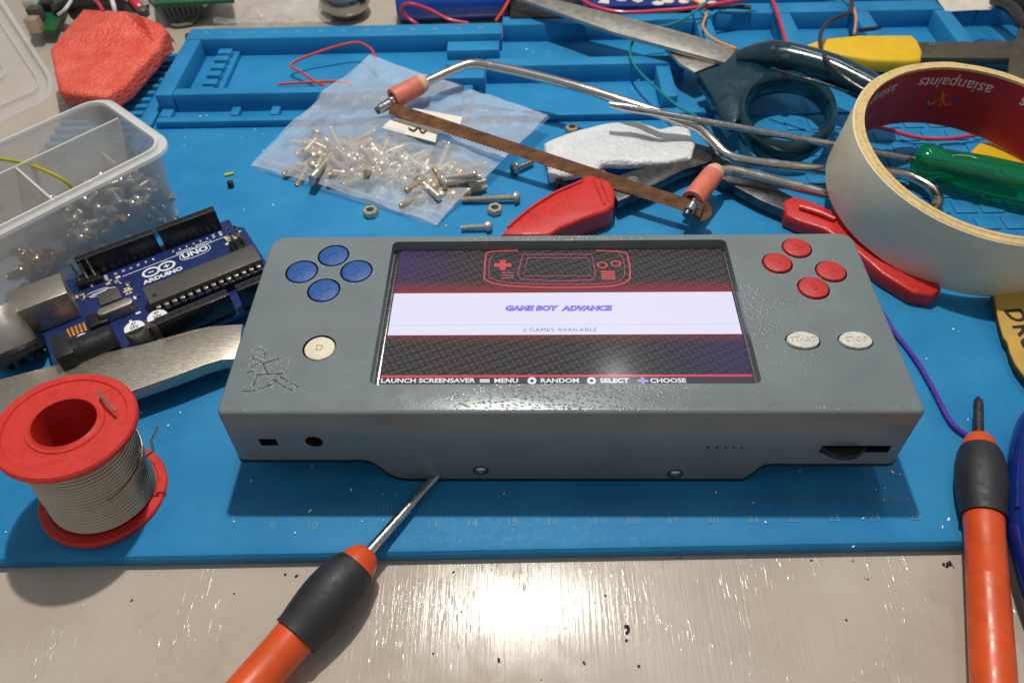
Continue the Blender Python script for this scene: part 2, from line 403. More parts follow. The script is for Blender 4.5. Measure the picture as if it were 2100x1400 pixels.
    MT['dark_line'] = M('engraved_dark', hexc(72, 78, 80), 0.4)
    MT['ruler'] = M('ruler_moulding', hexc(88, 138, 168), 0.6, var=0.3, vs=3)
def worn_metal(name, c, r):
    t = NT(name)
    f = t.ramp(t.noise(1.6, 6, rough=0.65), [(0.54, 0.0), (0.70, 0.85)])
    t.set(Base_Color=t.mix(f, c, r), Metallic=t.ramp(f, [(0, 1.0), (1, 0.35)]), Roughness=t.ramp(f, [(0, 0.2), (1, 0.6)]), Normal=t.bump(t.noise(18, 5), 0.06, 0.02)); return t.m
def rust_mat():
    t = NT('rusted_blade')
    f = t.noise(2.0, 7, t.map((0.6, 2.5, 2)), 0.65)
    t.set(Base_Color=t.mix(t.ramp(f, [(0.35, 0), (0.65, 1)]), hexc(96, 66, 48), hexc(150, 104, 70)), Metallic=0.25, Roughness=0.6, Normal=t.bump(t.noise(20, 5), 0.4, 0.02)); return t.m
def tape_mat():
    t = NT('masking_tape_paper')
    f = t.noise(0.9, 5); f2 = t.noise(30, 3, t.map((1, 1, 0.25)))
    t.set(Base_Color=t.mix(t.ramp(f, [(0.3, 0), (0.7, 1)]), hexc(222, 211, 178), hexc(234, 225, 196)), Roughness=0.5, Normal=t.bump(f2, 0.15, 0.01)); return t.m
build_mats()

# ================================================================== the setting: table top
bm = bmesh.new()
box(-60, 60, -25, 60, -2.4, -0.42, 0, bm)
tag(obj('table_top', bm, MT['table'], None, True, 0), 'varnished off white table top under the blue mat', 'table', kind='structure')

# ================================================================== blue repair mat
FL_B = -0.30                       # underside of the work sheet
mat = thing('repair_mat', 'blue silicone repair mat with moulded trays and a ruler edge, lying under everything', 'mat', (0, 8, -0.40))
A_L, A_R = P(-330, 1120, 0), P(2300, 1103, 0)
yf = lambda x: -1.10 + (x+0.55)*0.0085            # front edge, very slightly askew
ZH, ZM, ZL = 0.92, 0.10, 0.33
XL, XR = -17.2, 27.0
# work surface: one sheet with a rounded raised front lip
bm = bmesh.new()
prof = [(-1.12, -0.39), (-1.12, -0.12), (-1.06, -0.03), (-0.96, 0.0), (-0.60, 0.0), (-0.50, -0.012), (-0.40, 0.0), (19.2, 0.0), (19.2, -0.39)]
xs = [XL, XR]
rows = [[bm.verts.new((x, y+(x+0.55)*0.0085*(1 if y < 10 else 0), z)) for y, z in prof] for x in xs]
for i in range(len(prof)-1): bm.faces.new((rows[0][i], rows[1][i], rows[1][i+1], rows[0][i+1]))
for r in rows: bm.faces.new(r)
bm.faces.new((rows[0][0], rows[0][-1], rows[1][-1], rows[1][0]))
bmesh.ops.recalc_face_normals(bm, faces=bm.faces)
obj('work_surface', bm, MT['mat'], mat, smooth=25)
obj('tray_floor', box(-14.3, 8.2, 17.4, 23.7, -0.39, ZM), MT['mat'], mat)
obj('tray_floor', box(8.21, XR, 17.4, 27.4, -0.39, ZM), MT['mat'], mat)
# raised rims: (name, x0,x1,y0,y1,top)
def rim(n, x0, x1, y0, y1, z1, z0=0.02, bev=0.07):
    return obj(n, box(x0, x1, y0, y1, z0, z1, bev), MT['mat'], mat)
YB0, YB1 = 22.75, 23.75            # back rim
rim('tray_rim', -14.35, -0.35, YB0, YB1, ZH)              # back rim of the long tray
rim('tray_rim', -14.33, -13.62, 18.24, YB0-0.02, ZH)      # its left rim
rim('tray_rim', -13.60, -3.3, 18.24, 18.72, ZH)           # its front rim
for i, x in enumerate((-12.98, ) ):
    for k in range(6):                                    # notched rest inside the tray
        y = 18.95 + k*0.63
        rim('notch_block', -12.85, -12.25, y, y+0.40, 0.62-0.02*(k % 2), 0.09, 0.04)
    rim('notch_bar', -12.45, -12.05, 18.74, 22.72, 0.36, 0.09, 0.04)
for k in range(3): rim('cell_divider', -11.30+k*1.62, -10.95+k*1.62, 17.62, 18.22, ZL+0.02, 0.02, 0.04)
rim('low_rim', -14.2, 9.0, 17.22, 17.60, ZL)
rim('low_rim', -14.2, -13.7, 17.62, 18.2, ZL)
# side strip and the comb of slots at the left
rim('side_rim', -14.95, -14.36, 11.6, 17.2, 0.10)
rim('side_rim', -15.0, -14.40, 17.24, 23.2, 0.20)
rim('comb_floor', -18.4, -15.02, 15.4, 23.2, -0.20, -0.39, 0.01)
for k in range(15):
    rim('comb_slat', -18.3, -15.03, 15.5+k*0.52, 15.5+k*0.52+0.24, 0.16, -0.22, 0.03)
# small clip block in the long tray
rim('clip_block', -2.75, -0.45, 21.9, 22.72, 0.62)
rim('clip_block', -2.75, -0.45, 21.2, 21.6, 0.35)
# right hand trays
rim('tray_rim', -0.33, 8.2, 23.5, 24.3, ZH)
rim('tray_rim', -1.0, 7.3, 19.98, 20.62, ZH)
rim('tray_rim', -3.3, -1.02, 19.2, 20.0, ZH-0.06)
rim('tray_rim', -3.9, -3.28, 18.3, 19.5, ZH-0.03)
rim('tray_divider', 6.05, 6.65, 17.62, 19.96, ZH-0.1)
rim('tray_divider', -1.9, -1.5, 17.62, 19.18, ZL+0.25)
rim('tray_rim', 8.22, 21.0, 24.15, 25.1, ZH)
rim('tray_rim', 8.9, 21.0, 20.3, 20.85, ZH)
for x in (8.25, 11.85, 15.35, 18.95):
    rim('tray_divider', x, x+0.72, 20.87, 24.13, ZH)
rim('tray_rim', 0.2, 21.0, 26.6, 27.4, ZH)
for x in (4.2, 9.6, 14.9): rim('tray_divider', x, x+0.6, 25.12, 26.58, ZH)
# round insert at the far right
bm = bmesh.new(); C = P(2035, 82, ZH)
lathe([(1.5, 0.1), (1.5, 0.55), (1.32, 0.62), (1.25, 0.45), (0.0, 0.42)], 8, Matrix.Translation((C.x, C.y-0.6, 0)), bm)
obj('round_insert', bm, MT['mat'], mat)
rim('tray_rim', 21.02, 26.0, 24.15, 25.0, ZH)
# raised dimple grid at the right side
gx0, gy0 = 11.2, 9.8
me = None
for i in range(11):
    for j in range(9):
        x, y = gx0+i*0.92+(0.46 if j % 2 else 0), gy0+j*0.86
        if me is None:
            o = obj('raised_tile', box(-0.37, 0.37, -0.34, 0.34, 0.0, 0.055, 0.025), MT['mat'], mat, True); me = o.data
        else:
            o = bpy.data.objects.new('raised_tile', me); COL.objects.link(o); o.parent = mat
        o.location = Vector((x, y, 0.0))-Vector(mat.location)
# dimples of the back rim
me = None
for k in range(13):
    x = -13.5+k*1.02
    if me is None:
        o = obj('rim_dimple', box(-0.13, 0.13, -0.09, 0.09, 0, 0.012, 0.005), MT['ruler'], mat, True); me = o.data
    else:
        o = bpy.data.objects.new('rim_dimple', me); COL.objects.link(o); o.parent = mat
    o.location = Vector((x, 23.28, ZH-0.002))-Vector(mat.location)
# ruler: ticks as one fine part, every number of its own
bm = bmesh.new()
for mm in range(-70, 101):
    x = mm*0.1; L = 0.34 if mm % 10 == 0 else (0.27 if mm % 5 == 0 else 0.20)
    y1 = 0.20+(x+0.55)*0.004
    box(x-0.011, x+0.011, y1-L, y1, 0.0005, 0.012, 0, bm)
o = obj('ruler_ticks', bm, MT['ruler'], mat, smooth=0); o['kind'] = 'stuff'
for n in range(9, 26):
    x = n-15+0.05
    if n in (11,): continue
    o = put_text('ruler_number', str(n), 0.30, MT['ruler'], mat, Matrix.Translation(Vector((x, -0.36+(x+0.55)*0.005, 0.004))-Vector(mat.location)), extrude=0.003)

# ================================================================== handheld console
DX, DY, DR = -6.796, 0.939, -0.014
W, D, ZT = 16.37, 6.20, 3.0
con = thing('handheld_console', 'grey home made handheld game console with lit screen and coloured buttons', 'game console', (DX, DY, 0.0), DR)
def dl(px, py, z):
    """console coordinates of a place on its plane z"""
    q = P(px, py, z)-Vector((DX, DY, 0)); c, s = math.cos(-DR), math.sin(-DR)
    return Vector((c*q.x-s*q.y, s*q.x+c*q.y, z))
def df(px, py):
    q = PY(px, py, DY-0.11); c, s = math.cos(-DR), math.sin(-DR)
    q -= Vector((DX, DY, 0)); return Vector((c*q.x-s*q.y, 0, q.z))
# front outline with the raised ends of the underside
bl = [df(*q) for q in ((746, 947), (769, 954), (784, 965), (803, 977), (830, 984))]
br = [df(*q) for q in ((1520, 979), (1543, 963), (1558, 951), (1578, 945))]
zl, zr = bl[0].z, br[-1].z
low = 0.105
out = [(0, zl+0.18), (0.02, zl+0.06), (0.14, zl)]
cl = catmull([Vector((v.x, 0, max(v.z, low))) for v in [Vector((bl[0].x-0.5, 0, zl))]+bl+[Vector((bl[-1].x+0.4, 0, low))]], 4)
cr_ = catmull([Vector((v.x, 0, max(v.z, low))) for v in [Vector((br[0].x-0.5, 0, low))]+br+[Vector((br[-1].x+0.5, 0, zr))]], 4)
out += [(v.x, max(v.z, low)) for v in cl] + [(v.x, max(v.z, low)) for v in cr_] + [(W-0.16, zr), (W-0.03, zr+0.06), (W, zr+0.18)]
ring = out + [(W, ZT-0.0), (0, ZT-0.0)]
bm = bmesh.new()
F = [bm.verts.new((x, 0.0, z)) for x, z in ring]; B = [bm.verts.new((x, D, z)) for x, z in ring]
bm.faces.new(F); bm.faces.new(B[::-1]); n = len(ring)
for i in range(n): bm.faces.new((F[i], B[i], B[(i+1) % n], F[(i+1) % n]))
bmesh.ops.recalc_face_normals(bm, faces=bm.faces)
bm.edges.ensure_lookup_table()
vert_back = [e for e in bm.edges if abs(e.verts[0].co.x-e.verts[1].co.x) < 1e-6 and abs(e.verts[0].co.y-D) < 1e-6 and abs(e.verts[1].co.y-D) < 1e-6 and abs(e.verts[0].co.z-e.verts[1].co.z) > 1]
bmesh.ops.bevel(bm, geom=vert_back, offset=0.42, segments=6, affect='EDGES', profile=0.5)
vert_front = [e for e in bm.edges if abs(e.verts[0].co.x-e.verts[1].co.x) < 1e-6 and e.verts[0].co.y < 1e-6 and e.verts[1].co.y < 1e-6 and abs(e.verts[0].co.z-e.verts[1].co.z) > 1]
bmesh.ops.bevel(bm, geom=vert_front, offset=0.16, segments=4, affect='EDGES', profile=0.5)
top_e = [e for e in bm.edges if abs(e.verts[0].co.z-ZT) < 1e-6 and abs(e.verts[1].co.z-ZT) < 1e-6]
bmesh.ops.bevel(bm, geom=top_e, offset=0.11, segments=3, affect='EDGES', profile=0.5)
for f in bm.faces: f.material_index = 0
def mi(b, i):
    for f in b.faces: f.material_index = i
    return b
cut = []
SD = 0.33
o1, o2, o3, o4 = dl(806, 494, ZT), dl(1482, 493, ZT), dl(757, 788, ZT), dl(1571, 786, ZT)
ou0, ou1, ov0, ov1 = (o1.x+o3.x)/2, (o2.x+o4.x)/2, (o3.y+o4.y)/2, (o1.y+o2.y)/2
def rrect(x0, x1, y0, y1, r, z, k=4):
    pts = []
    for cx, cy, a0 in ((x1-r, y1-r, 0), (x0+r, y1-r, 90), (x0+r, y0+r, 180), (x1-r, y0+r, 270)):
        for i in range(k+1):
            a = math.radians(a0+90*i/k); pts.append(Vector((cx+r*math.cos(a), cy+r*math.sin(a), z)))
    return pts
cut.append(mi(prism(rrect(ou0, ou1, ov0, ov1, 0.16, ZT+0.3), SD+0.3+0.02), 0))
BTN = [('blue_button', 684, 524, 0.405, 'blue'), ('blue_button', 619, 557, 0.415, 'blue'), ('blue_button', 731, 556, 0.41, 'blue'), ('blue_button', 664, 595, 0.41, 'blue'),
       ('red_button', 1634, 509, 0.375, 'red'), ('red_button', 1594, 540, 0.375, 'red'), ('red_button', 1704, 557, 0.38, 'red'), ('red_button', 1668, 591, 0.385, 'red'),
       ('cream_button', 655, 713, 0.385, 'cream')]
for nm, px, py, r, k in BTN:
    c = dl(px, py, ZT); cut.append(mi(lathe([(r+0.035, ZT-0.25), (r+0.035, ZT+0.3)], 32, Matrix.Translation((c.x, c.y, 0))), 1))
OV = [(1646, 699), (1754, 699)]
for px, py in OV:
    c = dl(px, py, ZT); cut.append(mi(lathe([(1, ZT-0.25), (1, ZT+0.3)], 32, Matrix.Translation((c.x, c.y, 0)) @ Matrix.Diagonal((0.435, 0.30, 1, 1))), 1))
pc = df(549, 914); cut.append(mi(box(pc.x-0.215, pc.x+0.215, -0.3, 0.5, pc.z-0.13, pc.z+0.16), 1))
pc2 = df(643, 911); cut.append(mi(lathe([(0.215, 0), (0.215, 0.9)], 24, axis_m((pc2.x, -0.3, pc2.z), (pc2.x, 0.6, pc2.z))), 1))
wc0, wc1 = df(1680, 915), df(1820, 915)
cut.append(mi(box(wc0.x, wc1.x, -0.3, 0.75, wc0.z-0.13, wc0.z+0.17), 1))
for px in (1452, 1470, 1487, 1504, 1520):
    q = df(px, 913); cut.append(mi(lathe([(0.035, 0), (0.035, 0.6)], 8, axis_m((q.x, -0.2, q.z), (q.x, 0.4, q.z))), 1))
me = boolean(bm, cut)
for f in me.polygons: f.use_smooth = True
me.set_sharp_from_angle(angle=math.radians(30))
me.materials.append(MT['paint']); me.materials.append(MT['dark_hole'])
shell = bpy.data.objects.new('front_shell', me); COL.objects.link(shell); shell.parent = con
# thin black underside cover following the same curve
cov = [(x, z-0.002) for x, z in out]
bm = bmesh.new(); th = 0.10
F = [bm.verts.new((min(max(x, 0.02), W-0.02), -0.014, z)) for x, z in cov] ; F2 = [bm.verts.new((min(max(x, 0.02), W-0.02), -0.014, z-th)) for x, z in cov]
Bk = [bm.verts.new((v.co.x, D-0.3, v.co.z)) for v in F]; B2 = [bm.verts.new((v.co.x, D-0.3, v.co.z)) for v in F2]
for i in range(len(cov)-1):
    bm.faces.new((F[i], F[i+1], F2[i+1], F2[i])); bm.faces.new((F2[i], F2[i+1], B2[i+1], B2[i]))
    bm.faces.new((F[i+1], F[i], Bk[i], Bk[i+1])); bm.faces.new((Bk[i], B2[i], B2[i+1], Bk[i+1]))
bmesh.ops.recalc_face_normals(bm, faces=bm.faces)
obj('back_cover', bm, MT['black_plastic'], con, True)
# screen module
ZS = ZT-SD
obj('screen_bezel', box(ou0+0.03, ou1-0.03, ov0+0.03, ov1-0.03, ZS-0.015, ZS+0.004), MT['black_plastic'], con, True)
a1, a2, a3, a4 = dl(824, 513, ZS), dl(1471, 512, ZS), dl(781, 786, ZS), dl(1552, 785, ZS)
su0, su1 = (a1.x+a3.x)/2-0.02, (a2.x+a4.x)/2+0.02
sv0, sv1 = ov0+0.05, ov1-0.035
t = NT('screen_picture')
def scr_mat():
    d = t.map((6.2, 8.2, 1), (0, 0, math.radians(-24)))
    dots = t.ramp(t.voro(1.0, d, rand=0.0), [(0.10, 1.0), (0.42, 0.0)])
    w = t.wave(1.35, t.map((1, 1, 1), (0, 0, math.radians(62))), 0.0)
    sx = t.n.new('ShaderNodeSeparateXYZ'); t.l(t.co, sx.inputs[0])
    xn = t.math('DIVIDE', t.math('SUBTRACT', sx.outputs[0], su0), su1-su0); yn = t.math('DIVIDE', t.math('SUBTRACT', sx.outputs[1], sv0), sv1-sv0)
    base = t.mix(dots, (0.030, 0.027, 0.027), (0.30, 0.27, 0.24))
    base = t.mix(t.math('MULTIPLY', w, 0.35), base, (0.10, 0.09, 0.085))
    # colour wash over the picture: violet at the left, red towards the banner
    vio = t.ramp(xn, [(0.0, 0.6), (0.22, 0.0)])
    base = t.mix(t.math('MULTIPLY', vio, t.ramp(yn, [(0.6, 0.0), (0.8, 1.0)])), base, (0.055, 0.025, 0.14))
    vi2 = t.ramp(xn, [(0.7, 0.0), (1.0, 0.6)])
    base = t.mix(t.math('MULTIPLY', vi2, t.ramp(yn, [(0.3, 1.0), (0.45, 0.0)])), base, (0.045, 0.03, 0.12))
    redn = t.ramp(yn, [(0.30, 0.0), (0.345, 0.35), (0.66, 0.85), (0.76, 0.0)])
    base = t.mix(redn, base, (0.30, 0.035, 0.045))
    t.set(Base_Color=(0.01, 0.01, 0.012), Roughness=0.12, Specular_IOR_Level=0.35, Emission_Color=base, Emission_Strength=1.0)
scr_mat()
scr = obj('screen_picture', box(su0, su1, sv0, sv1, ZS-0.01, ZS+0.009), t.m, con, True, smooth=0)
def emis(name, col, st=1.0):
    q = NT(name); q.set(Base_Color=(0.02, 0.02, 0.02), Roughness=0.15, Emission_Color=col, Emission_Strength=st); return q.m
E_W = emis('screen_white', (0.76, 0.75, 0.93)); E_R = emis('screen_red', (0.72, 0.06, 0.09)); E_P = emis('screen_violet', (0.20, 0.10, 0.78))
E_G = emis('screen_grey', (0.20, 0.19, 0.26)); E_T = emis('screen_text_white', (0.80, 0.78, 0.86)); E_K = emis('screen_footer', (0.045, 0.038, 0.055)); E_L = emis('screen_line', (0.55, 0.52, 0.70))
vw1, vw0 = dl(1150, 600.5, ZS).y, dl(1150, 686.5, ZS).y
obj('banner', box(su0+0.0, su1, vw0, vw1, ZS, ZS+0.0115), E_W, scr, True, 0)
vr = dl(1150, 771, ZS).y
obj('footer_band', box(su0, su1, sv0+0.001, vr-0.03, ZS, ZS+0.0110), E_K, scr, True, 0)
obj('footer_line', box(su0, su1, vr-0.03, vr+0.03, ZS, ZS+0.0118), E_R, scr, True, 0)
vl = dl(1150, 666, ZS).y
obj('banner_line', box(su0, su1, vl-0.006, vl+0.006, ZS+0.010, ZS+0.0119), E_L, scr, True, 0)
def st(name, s, px, py, size, m, z=0.0130, **k):
    q = dl(px, py, ZS); return put_text(name, s, size, m, scr, Matrix.Translation((q.x, q.y, ZS+z)), **k)
st('title_outline', 'GAME BOY', 1088, 633, 0.235, E_P, bold=0.018, shear=0.2, sx=1.16, z=0.0125)
st('title_outline', 'ADVANCE', 1203, 633, 0.235, E_P, bold=0.018, shear=0.2, sx=1.16, z=0.0125)
st('title_fill', 'GAME BOY', 1088, 633, 0.235, E_W, bold=-0.008, shear=0.2, sx=1.16, z=0.0145)
st('title_fill', 'ADVANCE', 1203, 633, 0.235, E_W, bold=-0.008, shear=0.2, sx=1.16, z=0.0145)
st('subtitle', '2 GAMES AVAILABLE', 1148, 677, 0.165, E_G, sx=1.15, space=1.12)
for s_, px in (('LAUNCH SCREENSAVER', 877), ('MENU', 1038), ('RANDOM', 1148), ('SELECT', 1260), ('CHOOSE', 1370)):
    st('footer_text', s_, px, 781, 0.185, E_T, bold=0.006, sx=1.16)
q = dl(994, 781, ZS)
for dy in (-0.03, 0.03): obj('footer_icon', box(q.x-0.12, q.x+0.12, q.y+dy-0.022, q.y+dy+0.022, ZS+0.010, ZS+0.013), E_T, scr, True, 0)
for px in (1091, 1213):
    q = dl(px, 781, ZS); b = lathe([(0.045, 0), (0.11, 0), (0.11, 0.004), (0.045, 0.004)], 20, Matrix.Translation((q.x, q.y, ZS+0.011)), ring=True); obj('footer_icon', b, E_T, scr, True, 0)
q = dl(1318, 781, ZS); b = box(q.x-0.13, q.x+0.13, q.y-0.04, q.y+0.04, ZS+0.010, ZS+0.0132); box(q.x-0.04, q.x+0.04, q.y-0.11, q.y+0.11, ZS+0.010, ZS+0.0135, 0, b); obj('footer_icon', b, emis('icon_violet', (0.35, 0.28, 0.62)), scr, True, 0)
# outline drawing of a handheld above the banner
E_D = emis('screen_drawing', (0.62, 0.07, 0.08)); E_D2 = emis('screen_drawing_pink', (0.42, 0.07, 0.14))
def sline(pts, w, m_, closed=False, k=6):
    q = [dl(a, b, ZS) for a, b in pts]
    for v in q: v.z = ZS+0.012
    q = catmull(q, k, closed) if k > 1 else q
    bb = bmesh.new(); L = len(q); rows = []
    for i, v in enumerate(q):
        tg = (q[(i+1) % L]-q[i-1]) if closed else (q[min(i+1, L-1)]-q[max(i-1, 0)])
        nn = Vector((-tg.y, tg.x, 0)).normalized()*w/2
        rows.append((bb.verts.new(v+nn), bb.verts.new(v-nn)))
    for i in range(L if closed else L-1):
        a, b2 = rows[i], rows[(i+1) % L]; bb.faces.new((a[0], a[1], b2[1], b2[0]))
    bmesh.ops.recalc_face_normals(bb, faces=bb.faces)
    return obj('drawing_line', bb, m_, scr, True, 0)
sline([(1062, 514), (1005, 517), (996, 530), (994, 560), (997, 575), (1040, 586), (1148, 590), (1250, 587), (1286, 577), (1292, 560), (1288, 530), (1278, 518), (1222, 514)], 0.045, E_D)
sline([(1012, 522), (1005, 533), (1003, 560), (1008, 571), (1045, 580), (1148, 583.5), (1246, 581), (1276, 571), (1281, 558), (1278, 532), (1268, 521)], 0.022, E_D2)
sline([(1072, 522), (1062, 562), (1068, 573), (1148, 577), (1215, 574), (1221, 562), (1214, 522), (1072, 522)], 0.028, E_D2, k=1)
sline([(1082, 529), (1074, 566), (1212, 566), (1206, 529), (1082, 529)], 0.022, E_D2, k=1)
q = dl(1031, 544, ZS); b = box(q.x-0.24, q.x+0.24, q.y-0.07, q.y+0.07, ZS+0.010, ZS+0.0122); box(q.x-0.08, q.x+0.08, q.y-0.2, q.y+0.2, ZS+0.010, ZS+0.0126, 0, b); obj('drawing_cross', b, E_D, scr, True, 0)
for px, py in ((1235, 544), (1263, 541)):
    q = dl(px, py, ZS); obj('drawing_ring', lathe([(0.085, 0), (0.125, 0), (0.125, 0.003), (0.085, 0.003)], 20, Matrix.Translation((q.x, q.y, ZS+0.011)) @ Matrix.Diagonal((1.2, 1, 1, 1)), ring=True), E_D, scr, True, 0)
q = dl(1247, 565, ZS); b = bmesh.new()
for k in range(4): box(q.x-0.19, q.x+0.19, q.y-0.16+k*0.09, q.y-0.10+k*0.09, ZS+0.010, ZS+0.0122, 0, b)
obj('drawing_grille', b, E_D, scr, True, 0)
q = dl(1041, 565, ZS); b = bmesh.new()
for k in range(3): box(q.x-0.17, q.x+0.17, q.y-0.12+k*0.10, q.y-0.08+k*0.10, ZS+0.010, ZS+0.0122, 0, b)
obj('drawing_grille', b, E_D2, scr, True, 0)
# bright metal edge of the panel at the left of the opening
obj('panel_edge', box(ou0+0.10, ou0+0.155, ov0+0.04, ov1-0.05, ZS, ZS+0.05, 0.01), MT['steel'], con, True)
# buttons, domed, with their raised letters
LET = {684: '^', 619: 'c', 731: '>', 664: '-', 1634: 'X', 1594: 'Y', 1704: 'A', 1668: 'B', 655: 'D'}
LAB = {684: 'upper blue button', 619: 'left blue button', 731: 'right blue button', 664: 'lower blue button', 1634: 'upper red button marked X', 1594: 'left red button marked Y', 1704: 'right red button', 1668: 'lower red button marked B', 655: 'round cream button'}
for nm, px, py, r, k in BTN:
    c = dl(px, py, ZT); up = {'blue': 0.02, 'red': 0.06, 'cream': 0.0}[k]
    b = lathe([(r, -0.3), (r, up-0.045), (r-0.02, up-0.012), (r-0.06, up), (0, up+0.006)], 36, Matrix.Translation((c.x, c.y, ZT)))
    rough_up(b, 0.008, 6, px)
    mt = {'blue': MT['blue_button'], 'red': MT['red_button'], 'cream': MT['cream_button']}[k]
    bo = obj(nm, b, mt, con, True); bo['label'] = LAB[px]
    ch = LET[px]
    ang = {684: 0, 619: 90, 731: -90, 664: 180, 655: 8}.get(px, 12 if k == 'red' else 0)
    mm_ = Matrix.Translation((c.x+(0.03 if k == 'red' else 0), c.y, ZT+up+0.002)) @ Matrix.Rotation(math.radians(ang), 4, 'Z')
    if k == 'blue':
        bb = tube([Vector((-0.17, -0.07, 0)), Vector((0, 0.1, 0)), Vector((0.17, -0.07, 0))], 0.018, 6); bmesh.ops.transform(bb, matrix=mm_, verts=bb.verts); o = sub('raised_mark', bb, mt, bo, True)
    elif k == 'cream':
        put_text('letter', 'D', 0.26, MT['ink_dark'], bo, mm_, extrude=0.006)
    else:
        put_text('letter', ch, 0.31, mt, bo, mm_, extrude=0.016)
for (px, py), s_ in zip(OV, ('START', 'STOP')):
    c = dl(px, py, ZT)
    b = lathe([(1, -0.3), (1, 0.02), (0.96, 0.055), (0.86, 0.07), (0, 0.085)], 36, Matrix.Translation((c.x, c.y, ZT)) @ Matrix.Diagonal((0.40, 0.27, 1, 1)))
    rough_up(b, 0.012, 6, px)
    bo = obj('oval_button', b, MT['white_button'], con, True); bo['label'] = 'oval greyish white button marked ' + s_
    put_text('letter', s_, 0.22, MT['white_button'], bo, Matrix.Translation((c.x, c.y, ZT+0.08)), extrude=0.012)
# engraved figure at the lower left of the face, its burrs and glints put in as pale beads
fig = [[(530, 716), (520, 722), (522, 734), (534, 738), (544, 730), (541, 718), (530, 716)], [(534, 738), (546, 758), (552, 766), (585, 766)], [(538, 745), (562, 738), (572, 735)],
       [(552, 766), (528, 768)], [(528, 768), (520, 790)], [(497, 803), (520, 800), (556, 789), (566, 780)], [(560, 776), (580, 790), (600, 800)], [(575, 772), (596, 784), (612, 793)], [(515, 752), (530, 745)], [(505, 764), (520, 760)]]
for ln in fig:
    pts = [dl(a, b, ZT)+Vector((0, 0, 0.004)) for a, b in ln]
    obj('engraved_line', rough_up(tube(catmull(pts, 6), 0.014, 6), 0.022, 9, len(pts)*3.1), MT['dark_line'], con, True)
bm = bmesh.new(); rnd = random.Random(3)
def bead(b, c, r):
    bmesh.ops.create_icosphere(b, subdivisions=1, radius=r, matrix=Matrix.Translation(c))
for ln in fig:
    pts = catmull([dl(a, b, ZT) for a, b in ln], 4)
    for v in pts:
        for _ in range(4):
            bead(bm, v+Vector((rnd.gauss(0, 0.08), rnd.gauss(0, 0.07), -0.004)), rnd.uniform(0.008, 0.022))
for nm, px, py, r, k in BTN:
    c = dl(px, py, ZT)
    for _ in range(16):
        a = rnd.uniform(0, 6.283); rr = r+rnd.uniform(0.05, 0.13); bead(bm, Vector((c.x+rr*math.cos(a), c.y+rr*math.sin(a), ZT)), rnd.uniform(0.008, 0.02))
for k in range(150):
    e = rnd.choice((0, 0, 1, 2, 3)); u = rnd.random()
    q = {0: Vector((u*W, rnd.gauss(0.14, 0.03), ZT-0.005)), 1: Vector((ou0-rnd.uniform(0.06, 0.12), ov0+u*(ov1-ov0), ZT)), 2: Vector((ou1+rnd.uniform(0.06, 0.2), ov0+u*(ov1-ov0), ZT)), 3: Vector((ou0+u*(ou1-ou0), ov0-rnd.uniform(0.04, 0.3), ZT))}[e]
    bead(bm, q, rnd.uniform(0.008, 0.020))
o = obj('burr_glints', bm, MT['burr_glint'], con, True, 60); o['kind'] = 'stuff'  # pale beads stand for glints around figure, buttons and edges
# front face fittings
for px, py in ((986, 966), (1384, 968)):
    q = df(px, py); A = axis_m((q.x, 0.03, q.z), (q.x, -0.1, q.z))
    h = obj('case_screw', lathe([(0.16, 0), (0.16, 0.045), (0.12, 0.075), (0.055, 0.085), (0.05, 0.05), (0, 0.05)], 20, A), MT['steel'], con, True)
    sub('screw_washer', lathe([(0.17, 0), (0.205, 0), (0.20, 0.04), (0.17, 0.045)], 20, A, ring=True), MT['steel_dark'], h, True)
q = df(1735, 915); o = obj('thumb_wheel', lathe([(0.0, -0.09), (0.64, -0.09), (0.67, -0.06), (0.67, 0.06), (0.64, 0.09), (0, 0.09)], 48, Matrix.Translation((q.x-0.1, 0.40, q.z+0.01))), MT['black_plastic'], con, True)
q = df(1796, 917); obj('switch_contact', box(q.x-0.2, q.x+0.2, 0.12, 0.3, q.z-0.11, q.z-0.05), MT['steel'], con, True)
q = df(553, 908); obj('socket_tongue', box(q.x-0.06, q.x+0.06, 0.1, 0.3, q.z+0.02, q.z+0.07, 0.01), MT['steel'], con, True)
q = df(652, 920); obj('jack_contact', box(q.x-0.08, q.x+0.08, 0.1, 0.2, q.z-0.1, q.z-0.05, 0.01), MT['steel'], con, True)
# ================================================================== solder spool
sb, stp = Vector((-10.47, 0.55, 0.0)), Vector((-10.22, 0.72, 3.02))
spool = thing('solder_spool', 'red plastic spool of solder wire standing at the front left of the mat', 'solder spool', sb)
A = axis_m(sb, stp)
def flange(h0, h1, R):
    return lathe([(0.72, h0), (R-0.08, h0), (R, h0+0.04), (R, h1-0.05), (R-0.04, h1), (R-0.22, h1), (R-0.24, h1-0.035), (0.86, h1-0.035), (0.84, h1), (0.72, h1)], 64, A, ring=True)
obj('top_flange', flange(2.82, 3.02, 1.56), MT['red_spool'], spool)
obj('bottom_flange', flange(0.0, 0.20, 1.54), MT['red_spool'], spool)
obj('core_tube', lathe([(0.70, 0.1), (0.80, 0.1), (0.80, 3.0), (0.70, 3.06)], 48, A, ring=True), MT['red_spool'], spool)
prof = [(0.82, 0.21)]; nW = 23
for k in range(nW):
    h = 0.21 + k*2.60/nW; w = 2.60/nW; base = 1.19+0.010*math.sin(k*0.9)
    prof += [(base, h), (base+0.050, h+w*0.15), (base+0.072, h+w*0.35), (base+0.078, h+w*0.5), (base+0.072, h+w*0.65), (base+0.050, h+w*0.85)]
prof += [(1.24, 2.81), (0.82, 2.81)]
obj('solder_winding', lathe(prof, 72, A, ring=True), MT['solder'], spool)
pts = []
